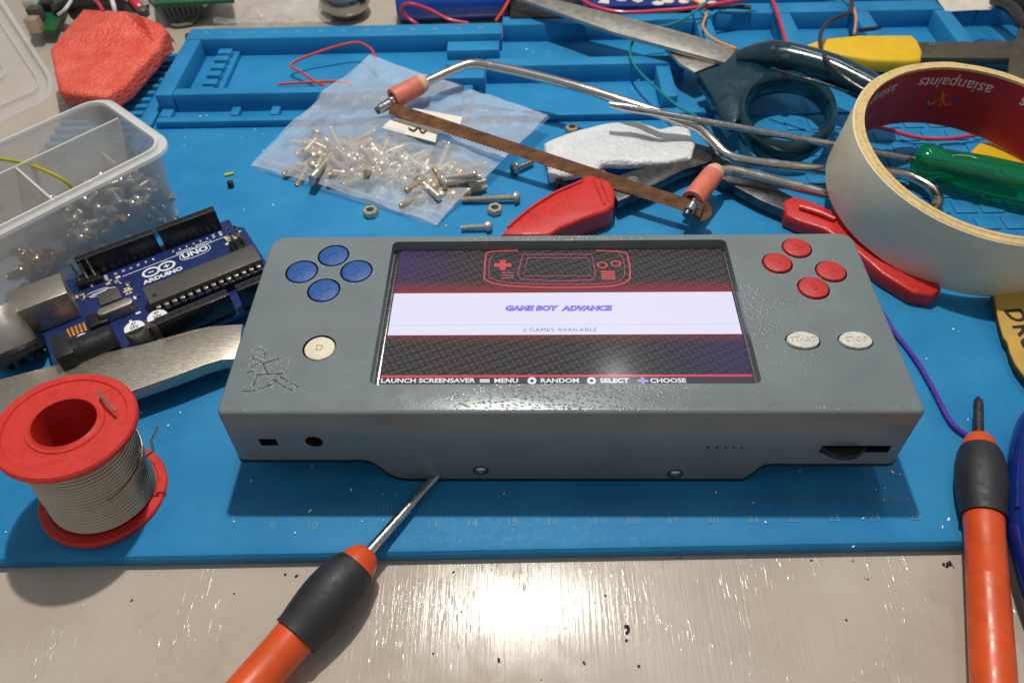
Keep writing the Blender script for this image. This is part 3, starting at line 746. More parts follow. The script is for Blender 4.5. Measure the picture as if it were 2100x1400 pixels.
for k in range(40):
    a = math.radians(185+k*4.6); q = Vector((1.295*math.cos(a), 1.295*math.sin(a), 1.48+0.28*math.sin((k-6)/40*3.1)-0.010*k*0.2)); pts.append(A @ q)
pts += [P(300, 935, 1.30), P(310, 905, 1.65), P(318, 890, 1.85), P(325, 872, 2.1)]
obj('loose_wire', tube(catmull(pts, 2), 0.032, 8), MT['solder'], spool)
obj('wire_stub', tube(catmull(PP([(203, 803, 3.06), (210, 815, 3.09), (225, 830, 3.10), (237, 843, 3.06)]), 4), 0.036, 8), MT['solder'], spool)

# ================================================================== orange and black screwdrivers
def driver(name, label, tip, collar, end, rad, shaft_r, shaft_m, point, zs):
    t0, c0, e0 = P(*tip), P(*collar), P(*end)
    ax = (e0-c0).normalized(); L = (e0-c0).length
    root = thing(name, label, 'screwdriver', (c0.x, c0.y, c0.z-rad), group='orange and black screwdrivers')
    A2 = axis_m(c0, e0)
    sh = [Vector(t0)+(c0-t0)*k/8 for k in range(9)]+[c0+ax*0.4]
    rr = [shaft_r]*10
    if point: rr[0] = 0.012; rr[1] = shaft_r*0.9
    obj('shaft', tube(sh, rr, 16), shaft_m, root)
    R = rad
    obj('collar', lathe([(0.0, -0.02), (shaft_r+0.03, -0.02), (R*0.45, 0.04), (R*0.58, 0.16), (R*0.72, 0.42), (R*0.74, 0.5), (0, 0.5)], 40, A2), MT['orange'], root)
    g = [(R*0.74, 0.44), (R*0.86, 0.62), (R*0.97, 1.0), (R, 1.35), (R*0.97, 1.7), (R*0.90, 2.05), (R*0.84, 2.3), (R*0.85, 2.42)]
    b = lathe([(0, 0.44)]+g+[(0, 2.42)], 40, A2)
    gr = obj('rubber_grip', b, MT['black_rubber'], root)
    h = [(R*0.72, 2.36), (R*0.74, 2.46), (R*0.72, 2.9), (R*0.72, 4.0), (R*0.735, 4.02), (R*0.72, 4.05), (R*0.74, min(L-0.5, 6)), (R*0.70, L-0.2), (R*0.5, L)]
    obj('handle', lathe([(0, 2.36)]+h+[(0, L)], 40, A2), MT['orange'], root)
    return root, gr, A2
dr, gr, A2 = driver('screwdriver', 'orange screwdriver with black grip, its steel shaft pushed under the console', (902, 968, 0.14), (757, 1130, 0.42), (330, 1620, 0.22), 0.66, 0.125, MT['steel'], False, 0)
sub('torn_flap', prism([P(582, 1262, 0.72), P(596, 1280, 0.7), P(600, 1305, 0.62), P(575, 1300, 0.62), P(583, 1285, 0.66)], 0.05), MT['black_rubber'], gr)
driver('screwdriver', 'orange pointed screwdriver with black grip lying along the right edge of the mat', (2006, 812, 0.55), (2007, 893, 0.62), (2062, 1800, 0.35), 0.60, 0.125, MT['steel_dark'], True, 0)

# ================================================================== bent aluminium bar behind the spool
top = PP([(-60, 792, 1.0), (150, 738, 1.0), (300, 703, 1.0), (395, 676, 1.0), (432, 668, 0.98), (497, 664, 0.9)])
fr = PP([(488, 735, 0.9), (455, 737, 0.95), (420, 747, 1.0), (360, 770, 1.0), (280, 798, 1.0), (-60, 905, 1.0)])
single('metal_bar', prism(top+fr, 0.42, 0.03), MT['alu'], 'brushed aluminium bar with a bent end between the spool and the circuit board', 'metal bar', smooth=30)

# ================================================================== blue microcontroller board
AR = math.radians(32.9); AX, AY, AZ = -12.2516, 2.9045, 0.42
ard = thing('circuit_board', 'blue microcontroller board with black pin headers beside the console', 'circuit board', (AX, AY, 0.0), AR)
def au(u, v, w=0): return Vector((u/10, v/10, AZ+w/10))
def abox(n, u0, u1, v0, v1, w0, w1, m_, bev=0.0, par=None):
    return obj(n, box(u0/10, u1/10, v0/10, v1/10, AZ+w0/10, AZ+w1/10, bev), m_, par or ard, True)
pc = [au(1, 8, 0.8), au(66, 8, 0.8), au(68.3, 11, 0.8), au(68.3, 46, 0.8), au(65.5, 49, 0.8), au(65.5, 53.3, 0.8), au(1, 53.3, 0.8)]
pcb = obj('board', prism(pc, 0.16, 0), MT['pcb'], ard, True, 0)
def header(u0, u1, v0, v1, h, name='pin_header'):
    o = abox(name, u0, u1, v0, v1, 0.8, h, MT['header_top'], 0.02)
    b = bmesh.new(); n_ = max(2, round((u1-u0)/2.54))
    for k in range(n_):
        c_ = u0+(u1-u0)*(k+0.5)/n_
        box((c_-0.6)/10, (c_+0.6)/10, (v0+0.75)/10, (v1-0.75)/10, AZ+h/10-0.0, AZ+h/10+0.006, 0, b)
    obj('pin_socket', b, MT['dark_hole'], o, True, 0)
    # edge highlights put in as strips of a paler material
    for v in (v0+0.25, v1-0.25): obj('header_highlight', box(u0/10+0.02, u1/10-0.02, (v-0.12)/10, (v+0.12)/10, AZ+h/10-0.002, AZ+h/10+0.010), MT['chip'], o, True, 0)
header(17.5, 41.6, 49.5, 52.1, 9.0); header(43.0, 62.0, 49.5, 52.1, 9.0)
header(31.0, 52.6, 8.6, 11.4, 9.0); header(55.0, 68.6, 8.6, 11.4, 9.0)
# long socketed chip
sock = abox('chip_socket', 31.5, 67, 19.2, 29.6, 0.8, 4.0, MT['header_top'], 0.02)
chip = abox('long_chip', 31.5, 66.6, 20.2, 28.6, 4.1, 7.2, MT['chip'], 0.04)
for k in range(14):
    u = 33.4+k*2.42
    for v0, v1 in ((19.2, 20.3), (28.5, 29.6)):
        o = abox('chip_leg', u-0.65, u+0.65, v0, v1, 3.2, 5.5, MT['zinc'], 0.01, chip)
obj('chip_notch', lathe([(0.08, 0), (0.0, 0.004)], 14, Matrix.Translation(au(33.8, 23, 7.2))), MT['dark_hole'], chip, True)
# usb socket, power jack, crystal, capacitors
usb = abox('usb_socket', -3.2, 12.6, 34.2, 44.5, 0.8, 11.2, MT['alu'], 0.04)
abox('usb_opening', -3.6, -3.1, 35.5, 43.0, 2, 9.8, MT['dark_hole'], 0, usb)
jk = abox('power_jack', 4.2, 9.0, 9.2, 18.6, 0.8, 11.0, MT['black_plastic'], 0.03)
sub('jack_barrel', lathe([(0.0, 0), (0.42, 0), (0.42, 1.05), (0.38, 1.10), (0, 1.1)], 28, axis_m(au(8.6, 13.8, 6.0), au(20, 13.8, 6.0))), MT['black_plastic'], jk, True)
for nm_, (u, v) in (('electrolytic_capacitor', (25.2, 12.6)), ('electrolytic_capacitor', (32.0, 13.2))):
    cpt = obj(nm_, lathe([(0.33, 0.08), (0.33, 0.14), (0.30, 0.18), (0.315, 0.25), (0.315, 0.72), (0.29, 0.76), (0, 0.765)], 28, Matrix.Translation(au(u, v, 0))), MT['alu'], ard, True)
    sub('capacitor_base', box(u/10-0.33, u/10+0.33, v/10-0.33, v/10+0.33, AZ+0.08, AZ+0.16, 0.05), MT['black_plastic'], cpt, True)
    seg = [Vector((u/10+0.285*math.cos(a), v/10+0.285*math.sin(a), AZ+0.770)) for a in [math.radians(-165+k*15) for k in range(11)]]
    sub('black_segment', prism(seg, 0.008), MT['black_plastic'], cpt, True, 0)
    seg2 = [Vector((u/10+0.285*math.cos(a), v/10+0.285*math.sin(a), AZ+0.769)) for a in [math.radians(-15+k*15) for k in range(15)]]
    sub('pale_top', prism(seg2, 0.006), MT['ink_white'], cpt, True, 0)
    put_text('capacitor_print', '47\n25V', 0.15, MT['ink_black'], cpt, Matrix.Translation((u/10+0.01, v/10+0.09, AZ+0.773)) @ Matrix.Rotation(math.radians(-6), 4, 'Z'), bold=0.004)
cr = [Vector((x, y, AZ+0.46)) for x, y in [(22.4/10+0.36*sx+0.17*math.cos(math.radians(a)), 2.86+0.17*math.sin(math.radians(a))) for sx, rng in ((1, range(-90, 91, 30)), (-1, range(90, 271, 30))) for a in rng]]
xt = obj('crystal_can', prism(cr, 0.38, 0.03), MT['alu'], ard, True)
for base_u, base_v, nx, ny in ((16.0, 47.2, 3, 2), (62.2, 33.5, 2, 3)):
    b = abox('icsp_base', base_u-1.2, base_u+nx*2.3-1.0, base_v-1.2, base_v+ny*2.3-1.0, 0.8, 3.0, MT['header_top'], 0.02)
    for i in range(nx):
        for j in range(ny):
            obj('pin', box((base_u+i*2.3-0.25)/10, (base_u+i*2.3+0.25)/10, (base_v+j*2.3-0.25)/10, (base_v+j*2.3+0.25)/10, AZ+0.2, AZ+0.92), MT['steel'], b, True)
abox('interface_chip', 18.5, 25.0, 34.5, 40.0, 0.8, 1.9, MT['chip'], 0.02)
abox('regulator', 13.5, 19, 26.0, 31.5, 0.8, 2.6, MT['black_plastic'], 0.03)
abox('regulator', 26.5, 31, 16.5, 20.5, 0.8, 2.0, MT['chip'], 0.02)
rnd = random.Random(11)
for k in range(5): abox('tinned_pad', 7.2+k*1.15, 7.9+k*1.15, 27.2, 31.2, 0.8, 1.1, MT['pad_gold'], 0.01)
for k in range(4): abox('tinned_pad', 9.3+k*1.25, 10.1+k*1.25, 20.4, 23.6, 0.8, 1.1, MT['pad_gold'], 0.01)
put_text('inductor_mark', 'O', 0.42, MT['ink_white'], ard, Matrix.Translation(au(10.5, 25.0, 1.0)), bold=0.02)
for k in range(34):
    u, v = rnd.choice([(rnd.uniform(14, 30), rnd.uniform(20, 34)), (rnd.uniform(13, 26), rnd.uniform(40, 47)), (rnd.uniform(26, 30), rnd.uniform(30, 46)), (rnd.uniform(60, 66), rnd.uniform(38, 45))])
    s1 = rnd.choice((MT['zinc'], MT['chip'], MT['ink_white'], MT['tape_edge']))
    a_, b_ = rnd.choice(((1.5, 0.8), (0.8, 1.5)))
    abox('small_component', u-a_/2, u+a_/2, v-b_/2, v+b_/2, 0.8, 1.45, s1, 0.008)
# white print
def wt(s_, u, v, size, rot=0, **k):
    k.setdefault('bold', 0.003)
    return put_text('board_print', s_, size, MT['ink_white'], pcb, Matrix.Translation(au(u, v, 0.84)) @ Matrix.Rotation(math.radians(rot), 4, 'Z'), **k)
wt('ARDUINO', 38.5, 38.2, 0.235, bold=0.011, sx=1.16)
wt('UNO', 50.5, 43.2, 0.33, bold=0.012, sx=1.12)
wt('DIGITAL (PWM~)', 51.0, 46.0, 0.13, sx=1.2)
wt('TX', 27.2, 38.5, 0.15, bold=0.006); wt('RX', 27.2, 36.4, 0.15, bold=0.006); wt('ON', 62.6, 44.0, 0.15, bold=0.006); wt('L', 26.2, 42.6, 0.15)
for s_, u in (('AREF', 20.5), ('GND', 23.0), ('13', 26.0), ('12', 28.4), ('11', 30.8), ('10', 33.2), ('9', 35.6), ('8', 38.0), ('7', 44.6), ('6', 46.8), ('5', 49.1), ('4', 51.4), ('3', 53.7), ('2', 56.0), ('TX1', 58.3), ('RX0', 60.7)):
    wt(s_, u, 47.6, 0.125, 90 if len(s_) > 1 else 0, bold=0.004)
def ptube(path, w, par, m_): 
    b = bmesh.new(); L = len(path); rows = []
    for i, v in enumerate(path):
        tg = path[(i+1) % L]-path[i-1]; nn = Vector((-tg.y, tg.x, 0)).normalized()*w/2; rows.append((b.verts.new(v+nn), b.verts.new(v-nn)))
    for i in range(L): b.faces.new((rows[i][0], rows[i][1], rows[(i+1) % L][1], rows[(i+1) % L][0]))
    bmesh.ops.recalc_face_normals(b, faces=b.faces); return obj('board_print', b, m_, par, True, 0)
for s0 in (-1, 1):
    ptube([au(38.2+s0*2.5, 42.0, 0.845+0.005*s0)+Vector((0.25*math.cos(t_/24*6.283), 0.19*math.sin(t_/24*6.283), 0)) for t_ in range(24)], 0.075, pcb, MT['ink_white'])
    obj('board_print', box((38.2+s0*2.5-0.9)/10, (38.2+s0*2.5+0.9)/10, (42.0-0.25)/10, (42.0+0.25)/10, AZ+0.083, AZ+0.0845), MT['ink_white'], pcb, True, 0)
obj('board_print', box((38.2+2.25)/10, (38.2+2.75)/10, 4.11, 4.29, AZ+0.083, AZ+0.0848), MT['ink_white'], pcb, True, 0)
ptube([au(50.5, 43.2, 0.85)+Vector((0.50*math.copysign(abs(math.cos(t_/32*6.283))**0.7, math.cos(t_/32*6.283)), 0.205*math.copysign(abs(math.sin(t_/32*6.283))**0.7, math.sin(t_/32*6.283)), 0)) for t_ in range(32)], 0.025, pcb, MT['ink_white'])
obj('board_print', box(2.75, 6.15, 4.50, 4.525, AZ+0.083, AZ+0.0845), MT['ink_white'], pcb, True, 0)
for u in (17.5, 19.4): ptube([au(u+1, 42.4-1.0*(u > 18), 0.84)+Vector((0.38*math.cos(t_/20*6.283), 0.085*math.sin(t_/20*6.283), 0)) for t_ in range(20)], 0.03, pcb, MT['ink_white'])

# ================================================================== knob-like part at the far left
kb = P(36, 728, 0.05)
root = thing('rotary_part', 'silver and black cylindrical electronic part at the left edge, behind the metal bar', 'electronic part', (kb.x, kb.y, 0))
A3 = axis_m(P(45, 735, 0.35), P(-15, 640, 1.55))
obj('metal_can', lathe([(0, 0.35), (0.60, 0.35), (0.62, 0.42), (0.62, 1.5), (0.56, 1.6), (0, 1.6)], 36, A3), MT['scissor_steel'], root)
obj('black_ring', lathe([(0, 0), (0.66, 0.0), (0.74, 0.08), (0.74, 0.26), (0.66, 0.36), (0, 0.36)], 36, A3), MT['header_top'], root)
for k in range(9):
    a = k*0.7
    obj('contact_lug', lathe([(0, -0.05), (0.10, -0.05), (0.12, 0.1), (0, 0.14)], 12, A3 @ Matrix.Translation((0.5*math.cos(a), 0.5*math.sin(a), -0.1))), MT['header_top'], root)

# ================================================================== screws: shared meshes
def screw_bm(L, r, hr, hh, rough=True):
    n = 10; prof = [(0, -0.0)]
    prof = [(0, hh*0.75), (hr*0.25, hh), (hr*0.8, hh*0.8), (hr, hh*0.35), (hr, 0.0), (r, 0.0)]
    k = max(3, int(L/0.09))
    for i in range(k):
        h = -L*i/k; prof += [(r, h-0.001), (r*0.82, h-L/k*0.5)]
    prof += [(r*0.9, -L), (0, -L)]
    return lathe(prof, 12)
SCREW = {}
for nm, L, r, hr, hh in (('long', 1.25, 0.135, 0.25, 0.18), ('short', 0.66, 0.135, 0.25, 0.18), ('stub', 0.45, 0.13, 0.24, 0.17)):
    SCREW[nm] = mesh_of(screw_bm(L, r, hr, hh), 'screw_'+nm)
    for p_ in SCREW[nm].polygons: p_.use_smooth = True
    SCREW[nm].set_sharp_from_angle(angle=math.radians(40))
_var = {}
def screw(kind, m_, loc, dirv, label, group, spin=0.0):
    key = kind+m_.name
    if key not in _var:
        _var[key] = SCREW[kind].copy(); _var[key].materials.clear(); _var[key].materials.append(m_)
    o = bpy.data.objects.new('machine_screw', _var[key]); COL.objects.link(o)
    o.rotation_mode = 'QUATERNION'; o.rotation_quaternion = Vector(dirv).normalized().to_track_quat('Z', 'Y')
    o.location = loc; return tag(o, label, 'screw', group)

# ================================================================== organiser box with open lid
def unit(v): v = Vector(v); return v.normalized()
R0 = P(352, 300, 2.9)
ea = unit((-3.95, -4.36, 0)); eb = unit((-3.95, -4.36, 0)); eb = Vector((ea.y, -ea.x, 0)); eb = eb if eb.y > 0 else -eb
BA, BB, BH = 11.0, 4.5, 2.9           # along the front, deep, high
rootloc = Vector((R0.x, R0.y, 0.0))
bx = thing('organiser_box', 'milky plastic organiser box with screws in its compartments and its lid open', 'box', rootloc)
def bp(a, b, z): return rootloc+ea*a+eb*b+Vector((0, 0, z))
def rr_ab(a0, a1, b0, b1, r, z, k=5):
    return [bp(v.x, v.y, z) for v in rrect(a0, a1, b0, b1, r, 0, k)]
def shell_wall(outer_t, outer_b, th_pts_t, th_pts_b):
    b = bmesh.new(); n_ = len(outer_t)
    L = [[b.verts.new(v) for v in q] for q in (outer_b, outer_t, th_pts_t, th_pts_b)]
    for A_, B_ in ((0, 1), (1, 2), (2, 3), (3, 0)):
        for i in range(n_): b.faces.new((L[A_][i], L[A_][(i+1) % n_], L[B_][(i+1) % n_], L[B_][i]))
    bmesh.ops.recalc_face_normals(b, faces=b.faces); return b
tap = 0.28
obj('outer_wall', shell_wall(rr_ab(0.12, BA, 0.12, BB, 0.7, BH), rr_ab(tap+0.1, BA-tap, tap+0.1, BB-tap, 0.6, 0.02), rr_ab(0.22, BA-0.1, 0.22, BB-0.1, 0.62, BH), rr_ab(tap+0.2, BA-tap-0.1, tap+0.2, BB-tap-0.1, 0.5, 0.02)), MT['milky'], bx)
obj('box_floor', prism(rr_ab(tap+0.22, BA-tap-0.12, tap+0.22, BB-tap-0.12, 0.5, 0.12), 0.1), MT['milky'], bx)
obj('rim_flange', shell_wall(rr_ab(-0.12, BA+0.12, -0.12, BB+0.12, 0.8, BH+0.02), rr_ab(-0.12, BA+0.12, -0.12, BB+0.12, 0.8, BH-0.10), rr_ab(0.13, BA-0.01, 0.13, BB-0.01, 0.7, BH+0.02), rr_ab(0.13, BA-0.01, 0.13, BB-0.01, 0.7, BH-0.10)), MT['milky_edge'], bx)
obj('rim_lip', shell_wall(rr_ab(0.10, BA-0.02, 0.10, BB-0.02, 0.7, BH+0.12), rr_ab(0.10, BA-0.02, 0.10, BB-0.02, 0.7, BH+0.03), rr_ab(0.20, BA-0.1, 0.20, BB-0.1, 0.62, BH+0.12), rr_ab(0.20, BA-0.1, 0.20, BB-0.1, 0.62, BH+0.03)), MT['milky_edge'], bx)
def divider(a0, b0, a1, b1, z0, z1, th=0.07):
    d = (ea*(a1-a0)+eb*(b1-b0)); nn = Vector((-d.y, d.x, 0)).normalized()*th/2
    p0, p1 = bp(a0, b0, 0), bp(a1, b1, 0)
    tp = [v+Vector((0, 0, z1)) for v in (p0+nn, p1+nn, p1-nn, p0-nn)]
    obj('divider_wall', prism(tp, z1-z0), MT['milky'], bx)
    obj('divider_edge', prism([v+Vector((0, 0, 0.03)) for v in tp], 0.03), MT['milky_edge'], bx)
divider(0.3, 2.9, BA-0.3, 2.9, 0.12, BH-0.03)
divider(3.9, 0.3, 3.9, 2.85, 0.12, BH-0.05)
divider(0.95, 2.95, 0.95, 4.4, 0.12, 1.2)
divider(7.6, 0.3, 7.6, 4.4, 0.12, BH-0.05)
# lid standing up from the far edge
lup = (eb*0.42+Vector((0, 0, 1))*0.90).normalized(); lo = bp(0.55, BB+0.35, BH-0.1)
lo = P(128, 192, 3.0)
ln = ea.cross(lup).normalized()
def lp(a, u, d=0): return lo+ea*a+lup*u+ln*d
def lrr(a0, a1, b0, b1, r, d, k=6): return [lp(v.x, v.y, d) for v in rrect(a0, a1, b0, b1, r, 0, k)]
lid = obj('lid_panel', prism(lrr(0, 9.5, 0, 5.0, 0.85, 0), 0, 0, bot=lrr(0, 9.5, 0, 5.0, 0.85, 0.06)), MT['lid'], bx)
for i0, w_, h_ in ((0.0, 0.14, 0.34), (0.42, 0.06, 0.16), (1.15, 0.05, 0.12)):
    r_ = max(0.3, 0.85-i0)
    sub('lid_ridge', shell_wall(lrr(i0, 9.5-i0, i0, 5-i0, r_, -h_/2), lrr(i0, 9.5-i0, i0, 5-i0, r_, h_/2), lrr(i0+w_, 9.5-i0-w_, i0+w_, 5-i0-w_, r_*0.85, -h_/2), lrr(i0+w_, 9.5-i0-w_, i0+w_, 5-i0-w_, r_*0.85, h_/2)), MT['lid_rim'], lid)
rnd = random.Random(21)
for k in range(150):
    a, b = rnd.uniform(0.55, 3.7), rnd.uniform(0.5, 2.6)
    z = 0.25+rnd.random()**1.1*1.7*(1-abs(a-1.9)/3.2)
    d = Vector((rnd.gauss(0, 1), rnd.gauss(0, 1), rnd.gauss(0, 0.7)))
    where = ('right end' if a < 1.5 else ('middle' if a < 2.7 else 'left end'))+(', near the front wall' if b < 1.5 else ', near the divider')
    screw('stub', MT['zinc'], bp(a, b, z), d, 'short silver screw in the organiser box, %s' % where, 'silver screws in the box')
for k in range(16):
    a, b = 5.0+rnd.gauss(0, 0.35), 1.35+rnd.gauss(0, 0.32)
    screw('stub', MT['brass'], bp(a, b, 0.3+rnd.random()*0.5), Vector((rnd.gauss(0, 1), rnd.gauss(0, 1), rnd.gauss(0, 0.8))), 'small brass screw in the left compartment of the organiser box', 'brass screws in the box')
for k in range(5):
    screw('stub', MT['zinc_yellow'], bp(2.0+rnd.gauss(0, 0.5), 3.5+rnd.gauss(0, 0.25), 0.3+rnd.random()*0.2), Vector((rnd.gauss(0, 1), rnd.gauss(0, 1), 0.2)), 'dull screw in the back compartment of the organiser box', 'screws in the back of the box')
def wire(name, pts, r, m_, label, k=8, cat='wire', group=None):
    return single(name, tube(catmull(PP(pts), k), r, 10), m_, label, cat, group)
wire('wire', [(-40, 322, 2.9), (30, 330, 2.8), (80, 345, 2.6), (125, 366, 2.3), (148, 385, 1.9), (156, 398, 1.6)], 0.06, MT['w_yellow'], 'yellow green wire hanging into the organiser box')

# ================================================================== orange foam sheet and clear film at the back left
def slab(pts, thick, seg, amp, freq, seed, bev):
    b = prism(PP(pts), thick, 0)
    bmesh.ops.bevel(b, geom=[e for e in b.edges], offset=bev, segments=3, affect='EDGES', profile=0.5)
    bmesh.ops.triangulate(b, faces=b.faces)
    for _ in range(seg):
        bmesh.ops.subdivide_edges(b, edges=[e for e in b.edges if e.calc_length() > 0.16], cuts=1, use_grid_fill=True)
        bmesh.ops.triangulate(b, faces=[f for f in b.faces if len(f.verts) > 4])
    rough_up(b, amp, freq, seed); rough_up(b, amp*0.45, freq*3.2, seed+4)
    return b
b = slab([(100, 98, 1.75), (170, 16, 1.9), (210, 20, 2.0), (258, 30, 2.0), (282, 52, 1.5), (302, 40, 2.0), (336, 48, 1.8), (346, 62, 1.5), (328, 92, 1.4), (262, 168, 1.3), (215, 198, 1.35), (165, 192, 1.4), (118, 186, 1.45)], 0.80, 4, 0.022, 1.3, 2.0, 0.17)
single('foam_sheet', b, MT['foam_orange'], 'orange red packing foam sheet lying behind the organiser box', 'foam', smooth=70)
b = slab([(1114, 292, 0.75), (1165, 270, 0.9), (1240, 250, 1.0), (1310, 246, 1.0), (1355, 262, 0.85), (1385, 255, 0.95), (1412, 258, 0.95), (1427, 290, 0.95), (1420, 322, 0.9), (1365, 330, 0.9), (1300, 333, 0.85), (1235, 332, 0.8), (1228, 346, 0.7), (1180, 354, 0.6), (1126, 364, 0.5), (1121, 325, 0.6)], 0.36, 4, 0.030, 2.8, 7.0, 0.13)
single('foam_sheet', b, MT['foam_white'], 'torn piece of white packing foam behind the console, under the saw blade', 'foam', smooth=70)
def sheet(corners, nx, ny, amp, freq, seed, bulge=None, drape=False):
    """a soft film over four corners"""
    b = bmesh.new(); g = []
    c = PP(corners)
    for j in range(ny+1):
        row = []
        for i in range(nx+1):
            u, v = i/nx, j/ny
            q = (c[0]*(1-u)+c[1]*u)*(1-v)+(c[3]*(1-u)+c[2]*u)*v
            nz = noise.noise(q*freq+Vector((seed, 0, 0)))*amp+noise.noise(q*freq*2.7+Vector((seed, 5, 0)))*amp*0.4
            e = min(u, 1-u, v, 1-v)*8; e = min(1, e)
            q = q+Vector((noise.noise(q*0.8+Vector((9, seed, 0)))*0.12, noise.noise(q*0.8+Vector((seed, 3, 9)))*0.12, abs(nz)*(0.3+0.7*e)))
            if bulge: q.z += bulge(u, v)
            if drape:
                up_ = 0.98*max(0, min(1, (q.y-17.3)/0.8)) if q.y < 18.9 else 0.98-0.3*min(1, (q.y-18.9)/2)
                if q.y > 16.9: q.z = max(q.z, max(up_, 0.38 if q.y > 17.1 else 0.1)+(0.03 if bulge else 0.0))
            row.append(b.verts.new(q))
        g.append(row)
    for j in range(ny):
        for i in range(nx): b.faces.new((g[j][i], g[j][i+1], g[j+1][i+1], g[j+1][i]))
    return b
def thick(b, t_):
    bmesh.ops.recalc_face_normals(b, faces=b.faces)
    bmesh.ops.solidify(b, geom=list(b.faces), thickness=t_); return b
single('plastic_film', thick(sheet([(120, 215, 0.35), (215, 218, 0.3), (303, 163, 0.5), (190, 172, 0.55)], 14, 12, 0.15, 0.8, 3), 0.01), MT['film'], 'clear plastic film under the orange foam', 'plastic film', smooth=60)

# ================================================================== zip bag of screws
bag = thing('zip_bag', 'clear zip bag of yellowish screws lying under the saw blade', 'plastic bag', (-4.5, 15.5, 0.02))
bc = [(513, 343, 0.08), (895, 463, 0.06), (1126, 238, 0.85), (757, 114, 1.15)]       # left, bottom, right, top
def bulge(u, v):
    d = ((u-0.47)/0.40)**2+((v-0.30)/0.27)**2
    return 0.95*math.exp(-d*1.2)
obj('upper_film', sheet(bc, 60, 48, 0.26, 0.9, 11, bulge, True), MT['bag'], bag, smooth=70)
obj('lower_film', sheet([(q[0], q[1], max(0.03, q[2]-0.06)) for q in bc], 40, 32, 0.02, 0.75, 14, None, True), MT['bag_back'], bag, smooth=70)
c4 = PP(bc)
def bagp(u, v, z=0): 
    q = (c4[0]*(1-u)+c4[1]*u)*(1-v)+(c4[3]*(1-u)+c4[2]*u)*v; q.z += z; return q
obj('zip_strip', tube(catmull([bagp(u/8, 0.055+0.01*math.sin(u), 0.09) for u in range(9)], 4), 0.035, 8), MT['bag'], bag)
b = prism(PP([(782, 262, 1.16), (800, 246, 1.2), (896, 276, 1.2), (893, 292, 1.16)]), 0.012); sl = obj('paper_label', b, MT['paper'], bag, smooth=0)
obj('paper_label', prism(PP([(836, 232, 1.22), (848, 222, 1.24), (948, 240, 1.22), (943, 258, 1.2)]), 0.012), MT['paper'], bag, smooth=0)
obj('label_print', prism(PP([(802, 245, 1.2), (822, 234, 1.21), (926, 262, 1.2), (897, 275, 1.2)]), 0.010), MT['paper_grey'], bag, smooth=0)
sub('pen_scribble', tube(catmull(PP([(838, 262, 1.235), (848, 268, 1.235), (858, 262, 1.235), (866, 272, 1.235), (874, 268, 1.235)]), 4), 0.03, 6), MT['ink_black'], sl)
rnd = random.Random(5); n_ = 0
while n_ < 160:
    px, py = rnd.uniform(636, 950), rnd.uniform(245, 415)
    # the heap: a leaning oval
    t_ = (px-600)/350
    yc = 300+t_*78
    if abs(py-yc) > 42*(1-0.35*abs(t_-0.45)) or t_ > 1.0: continue
    z = 0.12+rnd.random()*0.62*(1-abs(py-yc)/60)
    d = Vector((rnd.gauss(0, 1), rnd.gauss(0, 0.8), rnd.gauss(0, 0.30)))
    if n_ % 3 == 0: d = Vector((rnd.choice((1, -1)), rnd.gauss(-0.5, 0.4)*1, rnd.gauss(0, 0.2)))
    kd, mt_ = ('long' if rnd.random() < 0.62 else 'short'), (MT['zinc_yellow'] if rnd.random() < 0.75 else MT['zinc'])
    where = 'left end' if t_ < 0.3 else ('middle' if t_ < 0.65 else 'right end')
    screw(kd, mt_, P(px, py, z), d, '%s %s screw at the %s of the heap in the zip bag' % (kd, 'yellowish' if mt_ is MT['zinc_yellow'] else 'silver', where), 'screws in the zip bag'); n_ += 1

# ================================================================== loose screws and nuts on the mat
def loose(head, end, z, r, hr, m_, label):
    h, e = P(*head, z), P(*end, z*0.8)
    root = thing('machine_screw', label, 'screw', (h.x, h.y, 0.0), group='loose screws on the mat'); A_ = axis_m(h, e); L = (e-h).length
    prof = [(0, 0.0)]; k = int(L/0.075)
    for i in range(k): prof += [(r, L*i/k), (r*0.82, L*(i+0.5)/k)]
    prof += [(r*0.85, L), (0, L)]
    obj('shank', lathe(prof, 14, A_), m_, root)
    hd = obj('head', lathe([(0, -0.17), (0.05, -0.12), (0.07, -0.19), (hr*0.75, -0.16), (hr, -0.07), (hr, 0.0), (0, 0.0)], 18, A_), m_, root)
    cs_ = sub('cross_slot', box(-hr*0.6, hr*0.6, -0.022, 0.022, -0.20, -0.10), MT['dark_hole'], hd, True)
    cs_.data.transform(Matrix.Translation(-Vector(root.location)) @ A_)
loose((1055, 405), (948, 409), 0.22, 0.105, 0.21, MT['zinc_yellow'], 'long yellowish screw lying by a nut to the right of the zip bag')
loose((998, 464), (946, 467), 0.20, 0.095, 0.19, MT['zinc'], 'silver screw just behind the console edge, below the zip bag')
loose((1058, 345), (1094, 331), 0.24, 0.11, 0.24, MT['steel'], 'bright screw with large head between the bag and the white foam')
loose((962, 392), (998, 384), 0.22, 0.11, 0.21, MT['zinc_yellow'], 'lower yellowish screw of the pair at the bag corner')
loose((968, 378), (996, 370), 0.42, 0.10, 0.20, MT['zinc_yellow'], 'upper yellowish screw of the pair at the bag corner')
loose((1150, 376), (1168, 385), 0.22, 0.10, 0.22, MT['steel_dark'], 'dark screw half hidden behind the red plier handle')
